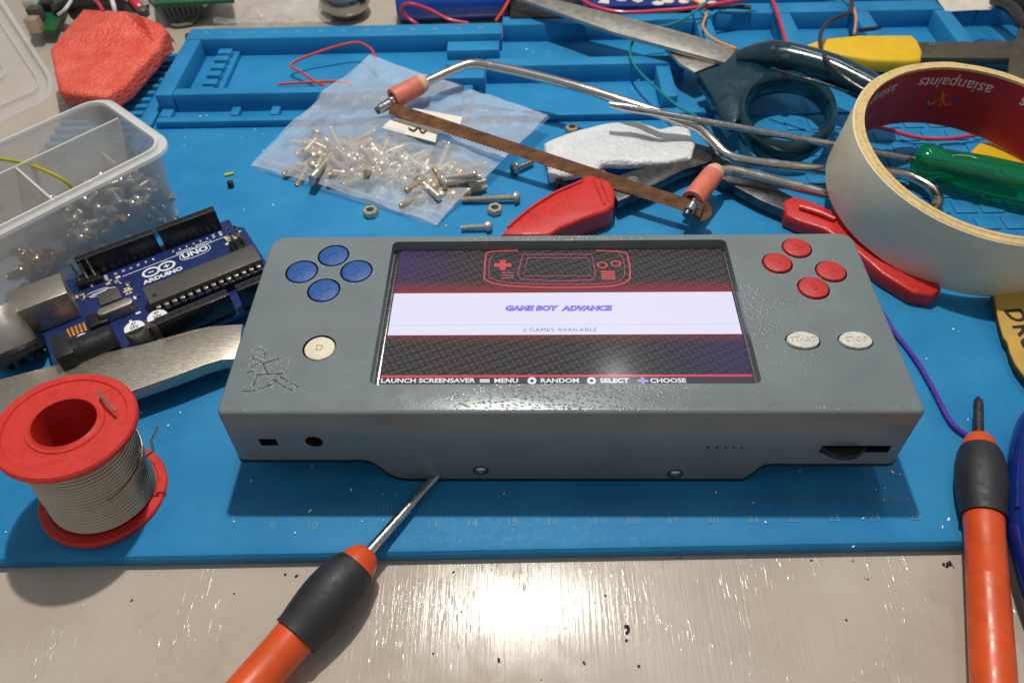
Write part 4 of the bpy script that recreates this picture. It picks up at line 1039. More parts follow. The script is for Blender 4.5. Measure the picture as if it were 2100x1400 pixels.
def nut(px, py, rot, label, z=0.0, r=0.28):
    c = P(px, py, z+0.12)
    b = lathe([(0.15, 0), (r, 0), (r, 0.23), (0.15, 0.23)], 6, Matrix.Rotation(rot, 4, 'Z'), ring=True)
    # round bore
    b = lathe([(r*0.9, 0), (r, 0.04), (r, 0.20), (r*0.9, 0.24)], 6, Matrix.Rotation(rot, 4, 'Z'))
    c1 = lathe([(0.135, -0.1), (0.135, 0.4)], 20)
    me_ = boolean(b, [c1]); me_.materials.append(MT['zinc_yellow'])
    o = bpy.data.objects.new('hex_nut', me_); COL.objects.link(o); o.location = (c.x, c.y, z)
    for p_ in me_.polygons: p_.use_smooth = True
    me_.set_sharp_from_angle(angle=math.radians(25))
    return tag(o, label, 'nut', 'loose nuts')
nut(760, 435, 0.2, 'hex nut on the mat under the lower corner of the zip bag')
nut(1015, 430, 0.35, 'hex nut on the mat next to the long loose screw')
nut(1173, 265, 0.1, 'hex nut behind the white foam piece')
c = P(475, 384, 0); single('black_offcut', box(c.x-0.10, c.x+0.10, c.y-0.09, c.y+0.09, 0.0, 0.26, 0.03), MT['black_plastic'], 'tiny black plastic cube standing on the mat beside the zip bag', 'offcut')
wire('wire_offcut', [(461, 359, 0.06), (470, 357, 0.06), (479, 355, 0.06)], 0.05, MT['dust_yellow'], 'tiny yellow wire offcut on the mat', 2)

# ================================================================== junior hacksaw
saw = thing('hacksaw', 'small hacksaw with bent steel rod frame and rusty blade lying across the bag and pliers', 'hacksaw', P(1150, 330, 0.0))
fr_pts = [(800, 209, 1.62), (835, 190, 1.66), (880, 166, 1.75), (930, 143, 1.9), (968, 131, 1.98), (1015, 137, 1.98), (1100, 156, 1.92), (1200, 183, 1.85), (1290, 212, 1.75), (1385, 244, 1.60), (1432, 262, 1.45), (1462, 290, 1.2), (1492, 318, 1.02), (1540, 331, 0.92), (1620, 341, 0.82), (1700, 349, 0.70), (1800, 352, 0.55), (1862, 360, 0.50), (1905, 382, 0.48), (1923, 408, 0.46), (1910, 432, 0.46), (1860, 436, 0.50), (1780, 420, 0.58), (1700, 399, 0.72), (1600, 374, 0.88), (1530, 356, 1.0), (1488, 350, 1.06), (1462, 362, 1.06), (1442, 392, 1.02), (1424, 422, 0.98)]
obj('frame_rod', tube(catmull(PP(fr_pts), 6), 0.185, 14), MT['chrome_worn'], saw)
# blade: a thin strip on edge between the two pins
b0, b1 = P(800, 222, 1.42), P(1440, 432, 0.88)
dv = (b1-b0).normalized(); upv = (Vector((0, 0, 1))*0.80+Vector((0.25, 0.55, 0))).normalized(); upv = (upv-dv*upv.dot(dv)).normalized(); nv = dv.cross(upv).normalized()*0.03
hb = 0.23
bm = bmesh.new(); rows = []
N = 150
for i in range(N+1):
    t_ = i/N; c = b0+(b1-b0)*t_; tooth = 0.035 if i % 2 else 0.0
    rows.append([bm.verts.new(v) for v in (c+upv*hb+nv, c+upv*hb-nv, c-upv*(hb-tooth)-nv, c-upv*(hb-tooth)+nv)])
for i in range(N):
    for k in range(4): bm.faces.new((rows[i][k], rows[i][(k+1) % 4], rows[i+1][(k+1) % 4], rows[i+1][k]))
bm.faces.new(rows[0]); bm.faces.new(rows[-1][::-1]); bmesh.ops.recalc_face_normals(bm, faces=bm.faces)
obj('saw_blade', bm, MT['rust'], saw, smooth=20)
for pa, pb, nm_ in (((806, 203, 1.62), (872, 168, 1.74), 'l'), ((1420, 412, 1.0), (1470, 348, 1.08), 'r')):
    A_ = axis_m(P(*pa), P(*pb)); L = (P(*pb)-P(*pa)).length
    sl = obj('rubber_sleeve', lathe([(0.24, 0), (0.38, 0), (0.40, 0.06), (0.385, L*0.4), (0.37, L*0.8), (0.33, L*0.82), (0.24, L*0.82)], 28, A_, ring=True), MT['sleeve'], saw)
    sub('faded_end', lathe([(0.19, L*0.8), (0.365, L*0.8), (0.34, L*0.92), (0.26, L), (0.19, L)], 28, A_, ring=True), MT['sleeve_end'], sl)
for pa, pb in (((778, 224, 1.40), (812, 205, 1.58)), ((1412, 434, 0.90), (1426, 412, 1.0))):
    A_ = axis_m(P(*pa), P(*pb)); L = (P(*pb)-P(*pa)).length
    pn = obj('rod_end', lathe([(0, 0), (0.16, 0), (0.19, 0.04), (0.19, L), (0, L)], 18, A_), MT['steel'], saw)
    sub('blade_pin', lathe([(0, -0.16), (0.13, -0.16), (0.15, -0.02), (0, -0.02)], 12, A_ @ Matrix.Translation((0.02, -0.03, 0))), MT['steel_dark'], pn)
sub('blade_tab', lathe([(0, 0), (0.33, 0), (0.33, 0.05), (0, 0.05)], 24, axis_m(P(1440, 432, 0.80), P(1440, 432, 0.80)+nv)), MT['rust'], pn)

# ================================================================== red pliers
pl = thing('pliers', 'red handled pliers lying open behind the console under the saw', 'pliers', P(1320, 400, 0.0))
ha = [(1028, 480, 0.95), (1052, 452, 0.95), (1090, 420, 0.97), (1140, 388, 1.0), (1190, 366, 1.02), (1222, 352, 1.02), (1237, 344, 1.06), (1247, 352, 1.06), (1252, 372, 1.0), (1262, 392, 0.95), (1260, 418, 0.9), (1246, 432, 0.85), (1200, 446, 0.85), (1150, 466, 0.85), (1125, 482, 0.85)]
hA = obj('handle', prism(PP(ha), 0.82, 0.10, seg=3), MT['red'], pl, smooth=50)
rid = [(1042, 466, 0.97), (1080, 433, 0.99), (1135, 397, 1.02), (1195, 371, 1.04)]
sub('handle_ridge', tube(catmull(PP(rid), 5), 0.05, 8), MT['red'], hA)
for k, (a_, b_) in enumerate((((1214, 360), (1240, 420)), ((1226, 356), (1250, 416)))):
    sub('grip_rib', tube(PP([(*a_, 0.99), ((a_[0]+b_[0])/2, (a_[1]+b_[1])/2, 0.98), (*b_, 0.88)]), 0.05, 8), MT['red'], hA)
arm = PP([(1240, 372, 0.80), (1290, 352, 0.80), (1345, 338, 0.78), (1400, 322, 0.75), (1440, 300, 0.75), (1470, 300, 0.75), (1460, 330, 0.72), (1398, 350, 0.75), (1330, 385, 0.78), (1268, 412, 0.78)])
obj('steel_arm', prism(arm, 0.35, 0.03), MT['steel_dark'], pl)
obj('pivot_screw', lathe([(0, 0), (0.22, 0), (0.22, 0.06), (0.14, 0.09), (0, 0.07)], 20, Matrix.Translation(P(1297, 372, 0.80))), MT['steel'], pl)
arm2 = PP([(1400, 285, 0.62), (1450, 300, 0.62), (1500, 340, 0.62), (1560, 370, 0.60), (1640, 410, 0.58), (1630, 440, 0.55), (1560, 410, 0.58), (1490, 372, 0.6), (1420, 330, 0.6)])
obj('steel_arm', prism(arm2, 0.35, 0.03), MT['steel_dark'], pl)
hb_ = [(1606, 412, 0.62), (1625, 402, 0.66), (1655, 408, 0.70), (1720, 436, 0.72), (1800, 478, 0.70), (1870, 528, 0.68), (1925, 575, 0.62), (1932, 592, 0.58), (1912, 605, 0.55), (1870, 598, 0.55), (1810, 560, 0.58), (1740, 500, 0.6), (1690, 468, 0.6), (1640, 452, 0.6), (1612, 440, 0.58)]
hB = obj('handle', prism(PP(hb_), 0.55, 0.09, seg=3), MT['red'], pl, smooth=50)
sub('handle_ridge', tube(catmull(PP([(1640, 424, 0.70), (1680, 436, 0.74), (1712, 450, 0.74)]), 4), 0.09, 8), MT['red'], hB)

# ================================================================== scissors
sc_ = thing('scissors', 'large scissors with dark teal plastic handles and steel blades pointing to the back', 'scissors', P(1560, 150, 0.0))
bl1 = PP([(1040, -14, 1.75), (1120, -6, 1.75), (1250, 26, 1.72), (1400, 66, 1.65), (1512, 100, 1.55), (1488, 128, 1.5), (1400, 104, 1.6), (1260, 66, 1.68), (1130, 20, 1.72)])
obj('blade', prism(bl1, 0.18, 0.03), MT['scissor_steel'], sc_)
bl2 = PP([(1360, 92, 1.35), (1400, 100, 1.35), (1470, 130, 1.35), (1425, 148, 1.3), (1395, 130, 1.35)])
obj('blade', prism(bl2, 0.15, 0.02), MT['scissor_steel'], sc_)
web = PP([(1432, 148, 1.45), (1478, 132, 1.5), (1512, 100, 1.7), (1560, 96, 1.8), (1602, 96, 1.9), (1640, 128, 1.75), (1610, 158, 1.6), (1560, 166, 1.5), (1528, 196, 1.45), (1517, 240, 1.35), (1498, 262, 1.2), (1478, 235, 1.25), (1458, 190, 1.35)])
wb = obj('handle_web', prism(web, 0.55, 0.10, seg=3), MT['teal'], sc_, smooth=50)
lp_ = [(1612, 168, 1.55), (1665, 180, 1.5), (1700, 220, 1.4), (1698, 268, 1.25), (1655, 305, 1.1), (1600, 312, 1.05), (1548, 290, 1.1), (1522, 250, 1.25), (1530, 205, 1.4), (1562, 178, 1.5)]
obj('finger_loop', tube(catmull(PP([(a, b, c-0.2) for a, b, c in lp_]), 6, True), 0.20, 14, True, flat=2.4), MT['teal'], sc_)
h2 = [(1510, 118, 1.65), (1560, 112, 1.85), (1620, 118, 2.0), (1700, 140, 2.0), (1760, 168, 1.9), (1800, 190, 1.8), (1822, 202, 1.7)]
obj('handle', tube(catmull(PP(h2), 6), [0.22+0.33*min(1, k/8) for k in range(37)], 16), MT['teal'], sc_)
lp2 = [(1750, 205, 1.25), (1790, 190, 1.3), (1850, 215, 1.1), (1860, 262, 0.9), (1810, 285, 0.8), (1760, 260, 1.0)]
sub('ridge_line', tube(catmull(PP([(1580, 140, 2.2), (1640, 158, 2.22), (1690, 172, 2.18), (1740, 190, 2.1)]), 5), 0.05, 8), MT['teal'], wb)
obj('handle_rivet', lathe([(0.13, 0), (0.16, 0.02), (0.0, 0.06)], 16, Matrix.Translation(P(1612, 116, 2.5))), MT['teal'], sc_)

# ================================================================== green screwdriver
gd = thing('screwdriver', 'screwdriver with transparent green handle lying inside the tape roll', 'screwdriver', P(1950, 350, 0.0))
t0, t1, t2 = P(1250, 214, 2.10), P(1872, 326, 0.86), P(2180, 395, 0.80)
d01 = (t1-t0); pth = [t0+d01*k/20 for k in range(21)]
obj('shaft', tube(pth, [0.10]+[0.155]*2+[0.125]*18, 14), MT['steel'], gd)
A_ = axis_m(t1, t2); L = min((t2-t1).length, 5.6)
bm = bmesh.new(); n = 36; rows = []
prof = [(0.16, 0.0), (0.40, 0.02), (0.58, 0.16), (0.62, 0.45), (0.60, 0.75), (0.52, 0.95), (0.56, 1.15), (0.66, 1.5), (0.70, 2.2), (0.70, L-0.6), (0.62, L-0.2), (0.4, L)]
for i, (r_, h_) in enumerate(prof):
    fl = 0.07 if i >= 6 and i < 10 else 0.0
    rows.append([bm.verts.new(((r_-fl*(0.5+0.5*math.cos(6*2*math.pi*k/n)))*math.cos(2*math.pi*k/n), (r_-fl*(0.5+0.5*math.cos(6*2*math.pi*k/n)))*math.sin(2*math.pi*k/n), h_)) for k in range(n)])
for i in range(len(prof)-1):
    for k in range(n): bm.faces.new((rows[i][k], rows[i][(k+1) % n], rows[i+1][(k+1) % n], rows[i+1][k]))
bm.faces.new(rows[0][::-1]); bm.faces.new(rows[-1]); bmesh.ops.transform(bm, matrix=A_, verts=bm.verts); bmesh.ops.recalc_face_normals(bm, faces=bm.faces)
obj('handle', bm, MT['green'], gd, smooth=50)
obj('shaft_tang', tube([t1, t1+(t2-t1).normalized()*2.6], 0.12, 12), MT['steel_dark'], gd)

# ================================================================== masking tape roll
TC = Vector((14.952, 10.719, 3.114)); TN = Vector((0.063, -0.125, 1)).normalized(); TH = 2.34
tp = thing('tape_roll', 'roll of cream masking tape with dark red printed core at the right', 'tape roll', TC-TN*TH)
A_ = axis_m(TC-TN*TH, TC)
def wob(b, amp):
    for v in b.verts: v.co += Vector((noise.noise(v.co*1.3), noise.noise(v.co*1.3+Vector((5, 5, 5))), noise.noise(v.co*2.1+Vector((9, 1, 4)))))*amp
    return b
RO, RI = 4.15, 3.80
obj('tape_winding', wob(lathe([(RI+0.12, 0.03), (RO-0.02, 0.0), (RO, 0.04), (RO, TH-0.03), (RO-0.03, TH)]+[(RO-0.03-0.022*k, TH-(0.012 if k % 2 else 0.0)-0.02*(1 if k in (4, 5) else 0)) for k in range(1, 9)]+[(RI+0.12, TH)], 120, A_, ring=True), 0.012), MT['tape_paper'], tp)
obj('tape_edge', wob(lathe([(RI+0.115, TH-0.2), (RO-0.035, TH-0.2), (RO-0.04, TH+0.012), (RO-0.10, TH+0.022), (RO-0.16, TH+0.004), (RI+0.16, TH+0.016), (RI+0.115, TH+0.01)], 160, A_, ring=True), 0.014), MT['tape_edge'], tp)
core = obj('cardboard_core', wob(lathe([(RI+0.004, 0.0), (RI+0.115, 0.0), (RI+0.115, TH+0.03), (RI+0.004, TH+0.03)], 120, A_, ring=True), 0.008), MT['tape_edge'], tp)
sub('red_lining', lathe([(RI-0.006, 0.03), (RI+0.003, 0.03), (RI+0.003, TH-0.06), (RI-0.006, TH-0.06)], 120, A_, ring=True), MT['core_red'], core)
def ang_of(px, py, z):
    q = A_.inverted() @ P(px, py, z); return math.atan2(q.y, q.x)
def on_core(me_, ang, h, R=RI-0.016):
    """roll a flat print onto the inside of the core, upside down as in the photograph"""
    for v in me_.vertices:
        a = ang + v.co.x/R; hh = h - v.co.y
        w = Vector((R*math.cos(a), R*math.sin(a), hh)); v.co = A_ @ w
    me_.transform(Matrix.Translation(-Vector(tp.location)))
    return me_
for k in range(-2, 3):
    ang = ang_of(1940, 185, 2.6) + k*0.92
    me_ = text_mesh('asianpaints', 0.62, bold=0.004, sx=0.95); on_core(me_, ang, TH-0.55)
    o = bpy.data.objects.new('core_lettering', me_); COL.objects.link(o); me_.materials.append(MT['core_white']); o.parent = core
    # the sign under the lettering: crossing orange strokes with blue ends
    for pts_, w_, m_ in (([(-0.42, 0.08), (-0.25, 0.22), (-0.08, 0.0), (0.05, -0.22), (0.12, -0.32)], 0.06, 'core_orange'), ([(0.42, 0.1), (0.25, 0.24), (0.1, 0.02), (-0.05, -0.16), (-0.16, -0.22)], 0.06, 'core_orange'), ([(-0.10, 0.32), (-0.04, 0.1), (0.02, -0.1)], 0.05, 'core_orange'), ([(-0.42, 0.1), (-0.5, -0.04), (-0.42, -0.18)], 0.10, 'core_blue'), ([(0.42, 0.1), (0.52, -0.04), (0.44, -0.18)], 0.10, 'core_blue'), ([(0.12, 0.36), (0.24, 0.40), (0.34, 0.34)], 0.08, 'core_blue')):
        q = catmull([Vector((x, y, 0)) for x, y in pts_], 5); bb = bmesh.new(); rw = []
        for i, v in enumerate(q):
            tg = q[min(i+1, len(q)-1)]-q[max(i-1, 0)]; nn = Vector((-tg.y, tg.x, 0)).normalized()*w_/2; rw.append((bb.verts.new(v+nn), bb.verts.new(v-nn)))
        for i in range(len(q)-1): bb.faces.new((rw[i][0], rw[i][1], rw[i+1][1], rw[i+1][0]))
        me_ = on_core(mesh_of(bb, 'core_emblem'), ang+0.02, TH-1.25, RI-(0.016 if m_ == 'core_orange' else 0.020)); me_.materials.append(MT[m_])
        o = bpy.data.objects.new('core_emblem', me_); COL.objects.link(o); o.parent = core

# ================================================================== yellow handled stripper at the back right
yt = thing('wire_stripper', 'wire stripper with yellow vinyl grips and dark flat steel arms at the back right', 'wire stripper', P(1800, 100, 0.0))
yg = PP([(1648, 92, 1.5), (1690, 78, 1.55), (1760, 71, 1.6), (1870, 71, 1.6), (1884, 82, 1.6), (1893, 104, 1.55), (1890, 122, 1.5), (1860, 124, 1.5), (1780, 121, 1.5), (1705, 108, 1.5), (1670, 100, 1.5)])
obj('grip', prism(yg, 0.6, 0.14, seg=3), MT['yellow'], yt, smooth=50)
obj('steel_arm', prism(PP([(1880, 86, 1.45), (2095, 84, 1.45), (2110, 120, 1.4), (1885, 118, 1.4)]), 0.25, 0.03), MT['bracket'], yt)
obj('steel_arm', prism(PP([(2092, 55, 1.5), (2150, 50, 1.5), (2150, 170, 1.3), (2066, 170, 1.3), (2070, 120, 1.42)]), 0.22, 0.03), MT['bracket'], yt)
obj('arm_rivet', lathe([(0.06, 0), (0.13, 0), (0.11, 0.03), (0.06, 0.02)], 16, Matrix.Translation(P(1912, 91, 1.46)), ring=True), MT['steel'], yt)
yg2 = PP([(1984, 316, 0.8), (2010, 290, 0.85), (2045, 290, 0.85), (2120, 325, 0.85), (2110, 345, 0.8), (2010, 322, 0.8)])
obj('grip', prism(yg2, 0.5, 0.12, seg=3), MT['yellow'], yt, smooth=50)

# ================================================================== cardboard scrap and blue handle at the right edge
cb = thing('cardboard_scrap', 'torn yellow brown cardboard scrap with black print at the right edge', 'cardboard', P(2080, 680, 0.0))
ct = [(2038, 600, 0.42), (2150, 596, 0.42), (2190, 800, 0.42), (2112, 782, 0.42), (2096, 764, 0.42), (2082, 745, 0.42), (2072, 722, 0.42), (2066, 700, 0.42), (2058, 690, 0.42), (2048, 655, 0.42)]
obj('top_liner', prism(PP(ct), 0.05), MT['card'], cb, smooth=0)
obj('fluted_core', prism(PP([(a+(5 if i > 2 else 0), b-3, 0.37) for i, (a, b, z) in enumerate(ct)]), 0.28), MT['card_core'], cb, smooth=0)
obj('bottom_liner', prism(PP([(a+(3 if i > 2 else 0), b, 0.09) for i, (a, b, z) in enumerate(ct)]), 0.05), MT['card'], cb, smooth=0)
for i, (s_, px, py) in enumerate((('D', 2082, 646), ('R', 2098, 676), ('G', 2112, 706))):
    put_text('box_print', s_, 0.75, MT['ink_black'], cb, Matrix.Translation(P(px, py, 0.428)-Vector(cb.location)) @ Matrix.Rotation(math.radians(-84), 4, 'Z'), bold=0.02)
bh = P(2110, 1000, 0)
root = thing('blue_tool_handle', 'glossy deep blue tool handle cut off by the right edge of the picture', 'tool handle', (bh.x, bh.y, 0.0))
obj('vinyl_grip', tube(catmull(PP([(2155, 830, 0.55), (2128, 880, 0.6), (2112, 950, 0.65), (2108, 1030, 0.65), (2118, 1110, 0.6), (2150, 1230, 0.4), (2190, 1320, 0.3)]), 6), [0.30, 0.34, 0.38, 0.42, 0.46, 0.48]+[0.5]*31, 18), MT['blue_gloss'], root)
obj('moulded_ridge', tube(catmull(PP([(2100, 890, 0.95), (2088, 960, 1.0), (2086, 1040, 1.0)]), 5), 0.05, 8), MT['blue_gloss'], root)

# ================================================================== loose wires
wire('wire', [(1760, 580, 0.1), (1805, 635, 0.1), (1834, 680, 0.1), (1862, 715, 0.1), (1888, 752, 0.12), (1915, 800, 0.12), (1950, 865, 0.12), (1985, 895, 0.12), (2010, 930, 0.1), (2060, 985, 0.1)], 0.065, MT['w_purple'], 'purple wire running from behind the console to the right hand screwdriver')
wire('wire', [(570, 173, 0.25), (620, 170, 0.3), (690, 167, 0.35), (720, 172, 0.35), (690, 180, 0.25), (655, 172, 0.3), (620, 150, 0.5), (597, 133, 0.6), (640, 112, 0.8), (700, 93, 1.0), (735, 88, 1.05), (760, 100, 1.1), (770, 118, 1.1)], 0.055, MT['w_red'], 'red orange looped wire in the long tray above the zip bag', 6)
wire('wire', [(1478, -20, 1.9), (1445, 8, 1.7), (1410, 35, 1.5), (1370, 52, 1.4), (1320, 60, 1.4), (1296, 90, 1.2), (1294, 120, 1.1), (1312, 148, 1.1), (1345, 180, 1.1), (1390, 218, 1.1), (1432, 244, 1.2), (1470, 300, 0.9), (1500, 345, 0.7)], 0.05, MT['w_green'], 'thin green wire winding past the scissor blades')
wire('wire', [(1400, -8, 1.3), (1435, 8, 1.3), (1448, 28, 1.3), (1442, 55, 1.3), (1462, 80, 1.35), (1510, 100, 1.6)], 0.055, MT['w_orange'], 'orange wire curving down beside the scissor blade')
wire('wire', [(1572, -30, 1.2), (1588, 10, 1.25), (1602, 52, 1.4), (1614, 92, 1.9)], 0.075, MT['w_pink'], 'straight pink red wire dropping to the scissor handles')
wire('wire', [(1742, -30, 1.8), (1748, 10, 1.9), (1738, 28, 2.0), (1705, 42, 2.1), (1686, 62, 2.2), (1682, 90, 2.3), (1692, 120, 2.5), (1720, 150, 2.6), (1760, 178, 2.5), (1800, 200, 2.4)], 0.08, MT['w_black'], 'black wire arching over the yellow grip towards the tape')
wire('wire', [(1722, -20, 1.3), (1745, 5, 1.3), (1755, 35, 1.3), (1752, 70, 1.5)], 0.055, MT['w_orange'], 'short orange wire behind the yellow grip')
wire('wire', [(1180, -20, 1.4), (1205, 8, 1.4), (1270, 25, 1.4), (1360, 22, 1.4), (1440, 14, 1.5), (1550, -6, 1.6)], 0.085, MT['w_pink'], 'thick red wire sagging across the back edge')
wire('wire', [(1470, 14, 1.2), (1505, 14, 1.2), (1540, 16, 1.2)], 0.10, MT['w_black'], 'short black cable end on the back trays', 3)
wire('wire', [(1790, 258, 0.5), (1830, 268, 0.4), (1880, 282, 0.3), (1940, 285, 0.3), (2010, 276, 0.3)], 0.075, MT['w_pink'], 'red wire lying on the mat inside the tape roll')
wire('wire', [(1762, 62, 1.3), (1800, 58, 1.3), (1806, 52, 1.4)], 0.09, MT['w_black'], 'stub of black cable behind the yellow grip', 4)

# ================================================================== clutter beyond the mat
def bar(a, b, r, n_=24): return lathe([(0, 0), (r*0.94, 0), (r, 0.06), (r, (Vector(b)-Vector(a)).length-0.06), (r*0.94, (Vector(b)-Vector(a)).length), (0, (Vector(b)-Vector(a)).length)], n_, axis_m(a, b))
z0 = -0.42
bt = thing('battery_cell', 'blue cylindrical battery cell lying behind the mat', 'battery', P(930, 30, z0))
a_, b_ = P(815, 2, z0+0.95), P(1036, -6, z0+0.95)
obj('blue_wrap', bar(a_, b_, 0.95), MT['blue_battery'], bt)
obj('black_end', lathe([(0, 0), (0.96, 0), (0.96, 0.1), (0.7, 0.3), (0, 0.35)], 24, axis_m(b_+(b_-a_).normalized()*0.01, b_+(b_-a_).normalized())), MT['black_plastic'], bt)
wire('wire', [(960, 48, 0.6), (920, 40, 0.7), (880, 20, 1.1), (840, 8, 1.4), (822, 18, 1.0), (838, 38, 0.5), (860, 52, 0.3)], 0.075, MT['w_pink'], 'red wire looping in front of the blue battery')
wire('wire', [(1016, 44, 0.8), (1032, 22, 1.0), (1046, -5, 1.2), (1060, -40, 1.2)], 0.075, MT['w_red'], 'red wire rising past the right end of the blue battery')
c = P(705, 20, z0+0.6)
single('steel_ball', lathe([(0, 0), (0.5, 0.04), (0.95, 0.25), (1.22, 0.7), (1.25, 1.05), (1.1, 1.5), (0.7, 1.9), (0.25, 2.06), (0, 2.08)], 36, Matrix.Translation((c.x, c.y+0.6, z0))), MT['ball'], 'burnished grey metal ball behind the mat next to the blue battery', 'metal ball')
single('plastic_film', sheet([(440, 52, -0.2), (680, 46, -0.2), (690, -40, 0.5), (420, -40, 0.6)], 22, 14, 0.6, 0.6, 31), MT['film'], 'crumpled clear plastic behind the mat at the back', 'plastic film', smooth=60)
rb = thing('ribbon_cable', 'grey ribbon cable lying on the table behind the orange foam', 'cable', P(350, 45, z0))
for k in range(9):
    obj('ribbon_strand', tube(catmull(PP([(300+k*12, -10+k*0.5, -0.2), (330+k*11, 20, -0.25), (352+k*8, 52-k*2.5, -0.28), (395+k*6, 48-k*6, -0.25)]), 4), 0.085, 8), MT['paper_grey'], rb)
gb = thing('green_board', 'green circuit board at the top left behind the orange foam', 'circuit board', P(90, 40, z0))
obj('board', prism(PP([(60, 60, 0.3), (110, 62, 0.3), (150, -40, 0.4), (60, -40, 0.4)]), 0.16), MT['pcb_green'], gb)
for k, (px, py) in enumerate(((66, 12), (80, 40), (100, 20), (76, 62))):
    c = P(px, py, 0.35); obj('component', box(c.x-0.3, c.x+0.3, c.y-0.25, c.y+0.25, 0.3, 0.75+0.2*(k % 2), 0.05), (MT['dull_white'], MT['chip'], MT['black_plastic'], MT['zinc_yellow'])[k], gb)
single('green_board', prism(PP([(316, 8, 0.9), (480, 0, 0.9), (470, -40, 0.9), (310, -40, 0.9)]), 0.16), MT['pcb_green'], 'edge of a green circuit board at the top edge, behind the ribbon cable', 'circuit board')
bc_ = thing('cable_bundle', 'bundle of black and red cables behind the orange foam', 'cable', P(230, 20, z0))
for k, (pts_, r_, m_) in enumerate((([(120, 20, 0.5), (150, 2, 1.2), (200, -5, 1.4), (260, 5, 1.3), (300, 20, 0.8)], 0.32, 'w_black'), ([(150, 30, 0.4), (200, 10, 0.9), (250, 15, 0.9), (290, 40, 0.4)], 0.30, 'w_black'), ([(180, -10, 1.6), (200, 5, 1.75), (212, 24, 1.7)], 0.08, 'w_pink'), ([(226, -8, 1.7), (232, 8, 1.8), (236, 26, 1.5)], 0.10, 'w_white'), ([(120, 30, 1.0), (135, 18, 1.3), (150, -5, 1.4)], 0.07, 'w_white'), ([(265, -10, 1.5), (282, 12, 1.4), (300, 30, 1.0)], 0.22, 'w_pink'), ([(255, 6, 1.2), (275, 34, 1.0), (296, 44, 0.7)], 0.26, 'w_black'))):
    obj('cable', tube(catmull(PP(pts_), 5), r_, 10), MT[m_], bc_)
for k, (px, py, r_) in enumerate(((292, 8, 0.28), (296, 32, 0.26))):
    c = P(px, py, 1.2); obj('connector', lathe([(0, 0), (r_, 0), (r_, 0.3), (r_*0.6, 0.4), (0, 0.42)], 14, Matrix.Translation(c)), (MT['dull_white'], MT['chip'])[k], bc_)
bw = thing('printed_board', 'blue and white patterned board at the top edge above the scissors', 'board', P(1340, 0, 1.0))
obj('board', prism(PP([(1195, 14, 1.15), (1490, 10, 1.15), (1500, -40, 1.15), (1190, -40, 1.15)]), 0.2), MT['blue_gloss'], bw)
rnd = random.Random(9)
for k in range(16):
    px, py = 1205+k*18+rnd.uniform(-4, 4), rnd.uniform(-12, 8)
    c = P(px, py, 1.16); obj('white_pad', prism([c+Vector((rnd.uniform(0.2, 0.36)*math.cos(a), rnd.uniform(0.15, 0.3)*math.sin(a), 0.02)) for a in [q*6.283/7 for q in range(7)]], 0.03), MT['dull_white'], bw, smooth=0)
single('metal_plate', prism(PP([(1045, 36, 1.0), (1190, 34, 1.0), (1180, -40, 1.0), (1050, -40, 1.0)]), 0.5, 0.05), MT['black_plastic'], 'black plastic case end behind the scissor blade tips', 'case')
single('paper_scrap', thick(sheet([(1935, 24, 0.9), (2035, 20, 0.9), (2030, -30, 1.2), (1900, -30, 1.2)], 12, 8, 0.3, 1.2, 17), 0.02), MT['dull_white'], 'crumpled off white paper scrap at the top right', 'paper', smooth=60)
single('cable', tube(catmull(PP([(2040, 0, 1.3), (2075, 18, 1.5), (2095, 45, 1.5), (2120, 75, 1.4)]), 6), 0.25, 12), MT['w_black'], 'thick black cable at the top right corner', 'cable')
single('cable', tube(catmull(PP([(2045, -20, 1.2), (2095, -2, 1.3), (2130, 20, 1.3)]), 6), 0.4, 12), MT['w_black'], 'thickest black cable in the top right corner', 'cable')
single('rubber_foot', lathe([(0, 0), (0.28, 0), (0.3, 0.1), (0.3, 0.5), (0.25, 0.58), (0, 0.58)], 18, axis_m(P(384, 82, -0.1), P(384, 82, -0.1)+Vector((1, 0.1, 0)))), MT['black_plastic'], 'small black rubber piece at the back left corner of the mat', 'rubber piece')

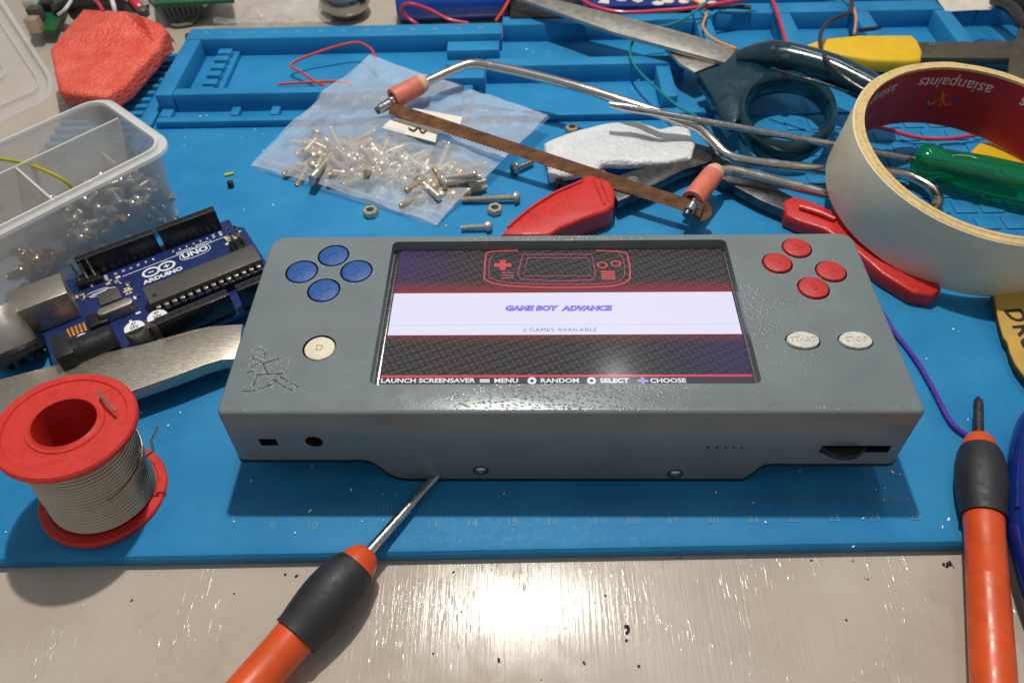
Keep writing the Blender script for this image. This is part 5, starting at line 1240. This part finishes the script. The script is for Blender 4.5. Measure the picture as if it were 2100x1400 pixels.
# ================================================================== crumbs and specks
rnd = random.Random(4)
bm = bmesh.new()
spots = [(411, 239), (424, 237), (378, 282), (378, 298), (493, 280), (523, 266), (538, 275), (419, 264), (540, 310), (545, 318), (533, 205), (1080, 102), (1093, 109), (1122, 105), (1310, 165), (1296, 183), (290, 845), (345, 872), (12, 1090), (605, 1092), (515, 985), (1830, 967), (1846, 972), (1815, 1000), (1862, 1022), (1812, 1024), (1640, 965), (1965, 680), (1955, 675), (1900, 735), (1895, 860), (1545, 1030), (1570, 1070), (1770, 1062), (1933, 1080), (370, 845), (1750, 1120), (1150, 445), (500, 430), (560, 420), (1985, 860), (640, 955)]
for px, py in spots+[(rnd.uniform(340, 1950), rnd.choice((rnd.uniform(990, 1120), rnd.uniform(250, 470)))) for _ in range(26)]:
    zz = 0.0 if py > 262 else (0.34 if py > 228 else 0.12)
    c = P(px, py, zz+0.02); r_ = rnd.uniform(0.012, 0.036)
    bmesh.ops.create_icosphere(bm, subdivisions=1, radius=r_, matrix=Matrix.Translation(c) @ Matrix.Rotation(rnd.random()*6, 4, 'Z') @ Matrix.Diagonal((rnd.uniform(0.6, 2.4), 1, 0.6, 1)))
tag(obj('plastic_crumbs', bm, MT['crumb'], None, True, 0), 'pale plastic crumbs scattered over the blue mat', 'crumbs', kind='stuff')
bm = bmesh.new()
for px, py in [(1287, 1290), (1285, 1312), (1945, 1155), (1948, 1158), (1942, 1160), (1775, 1185), (1664, 1148), (1395, 1143), (1248, 1143), (585, 1177), (608, 1180), (480, 1216), (930, 1172), (1040, 1175), (1310, 1365), (1780, 1187), (270, 1230)]+[(rnd.uniform(300, 1900), rnd.uniform(1160, 1400)) for _ in range(9)]:
    c = P(px, py, -0.40); r_ = rnd.uniform(0.012, 0.035)
    bmesh.ops.create_icosphere(bm, subdivisions=1, radius=r_, matrix=Matrix.Translation(c) @ Matrix.Rotation(rnd.random()*6, 4, 'Z') @ Matrix.Diagonal((rnd.uniform(0.5, 2.6), 1, 0.7, 1)))
tube(catmull(PP([(1281, 1283, -0.38), (1288, 1283, -0.36), (1289, 1292, -0.38), (1284, 1298, -0.39)]), 4), 0.03, 6, bm=bm)
for k in range(14):
    c = P(1945+rnd.gauss(0, 5), 1156+rnd.gauss(0, 4), -0.39); bmesh.ops.create_icosphere(bm, subdivisions=1, radius=rnd.uniform(0.015, 0.035), matrix=Matrix.Translation(c))
tag(obj('dark_specks', bm, MT['speck'], None, True, 0), 'dark specks of dirt on the pale table front', 'specks', kind='stuff')

#__REST__
for me_ in bpy.data.meshes: me_.transform(Matrix.Scale(S, 4))
for o in bpy.data.objects:
    if o.type in ('MESH', 'EMPTY'): o.location = o.location*S
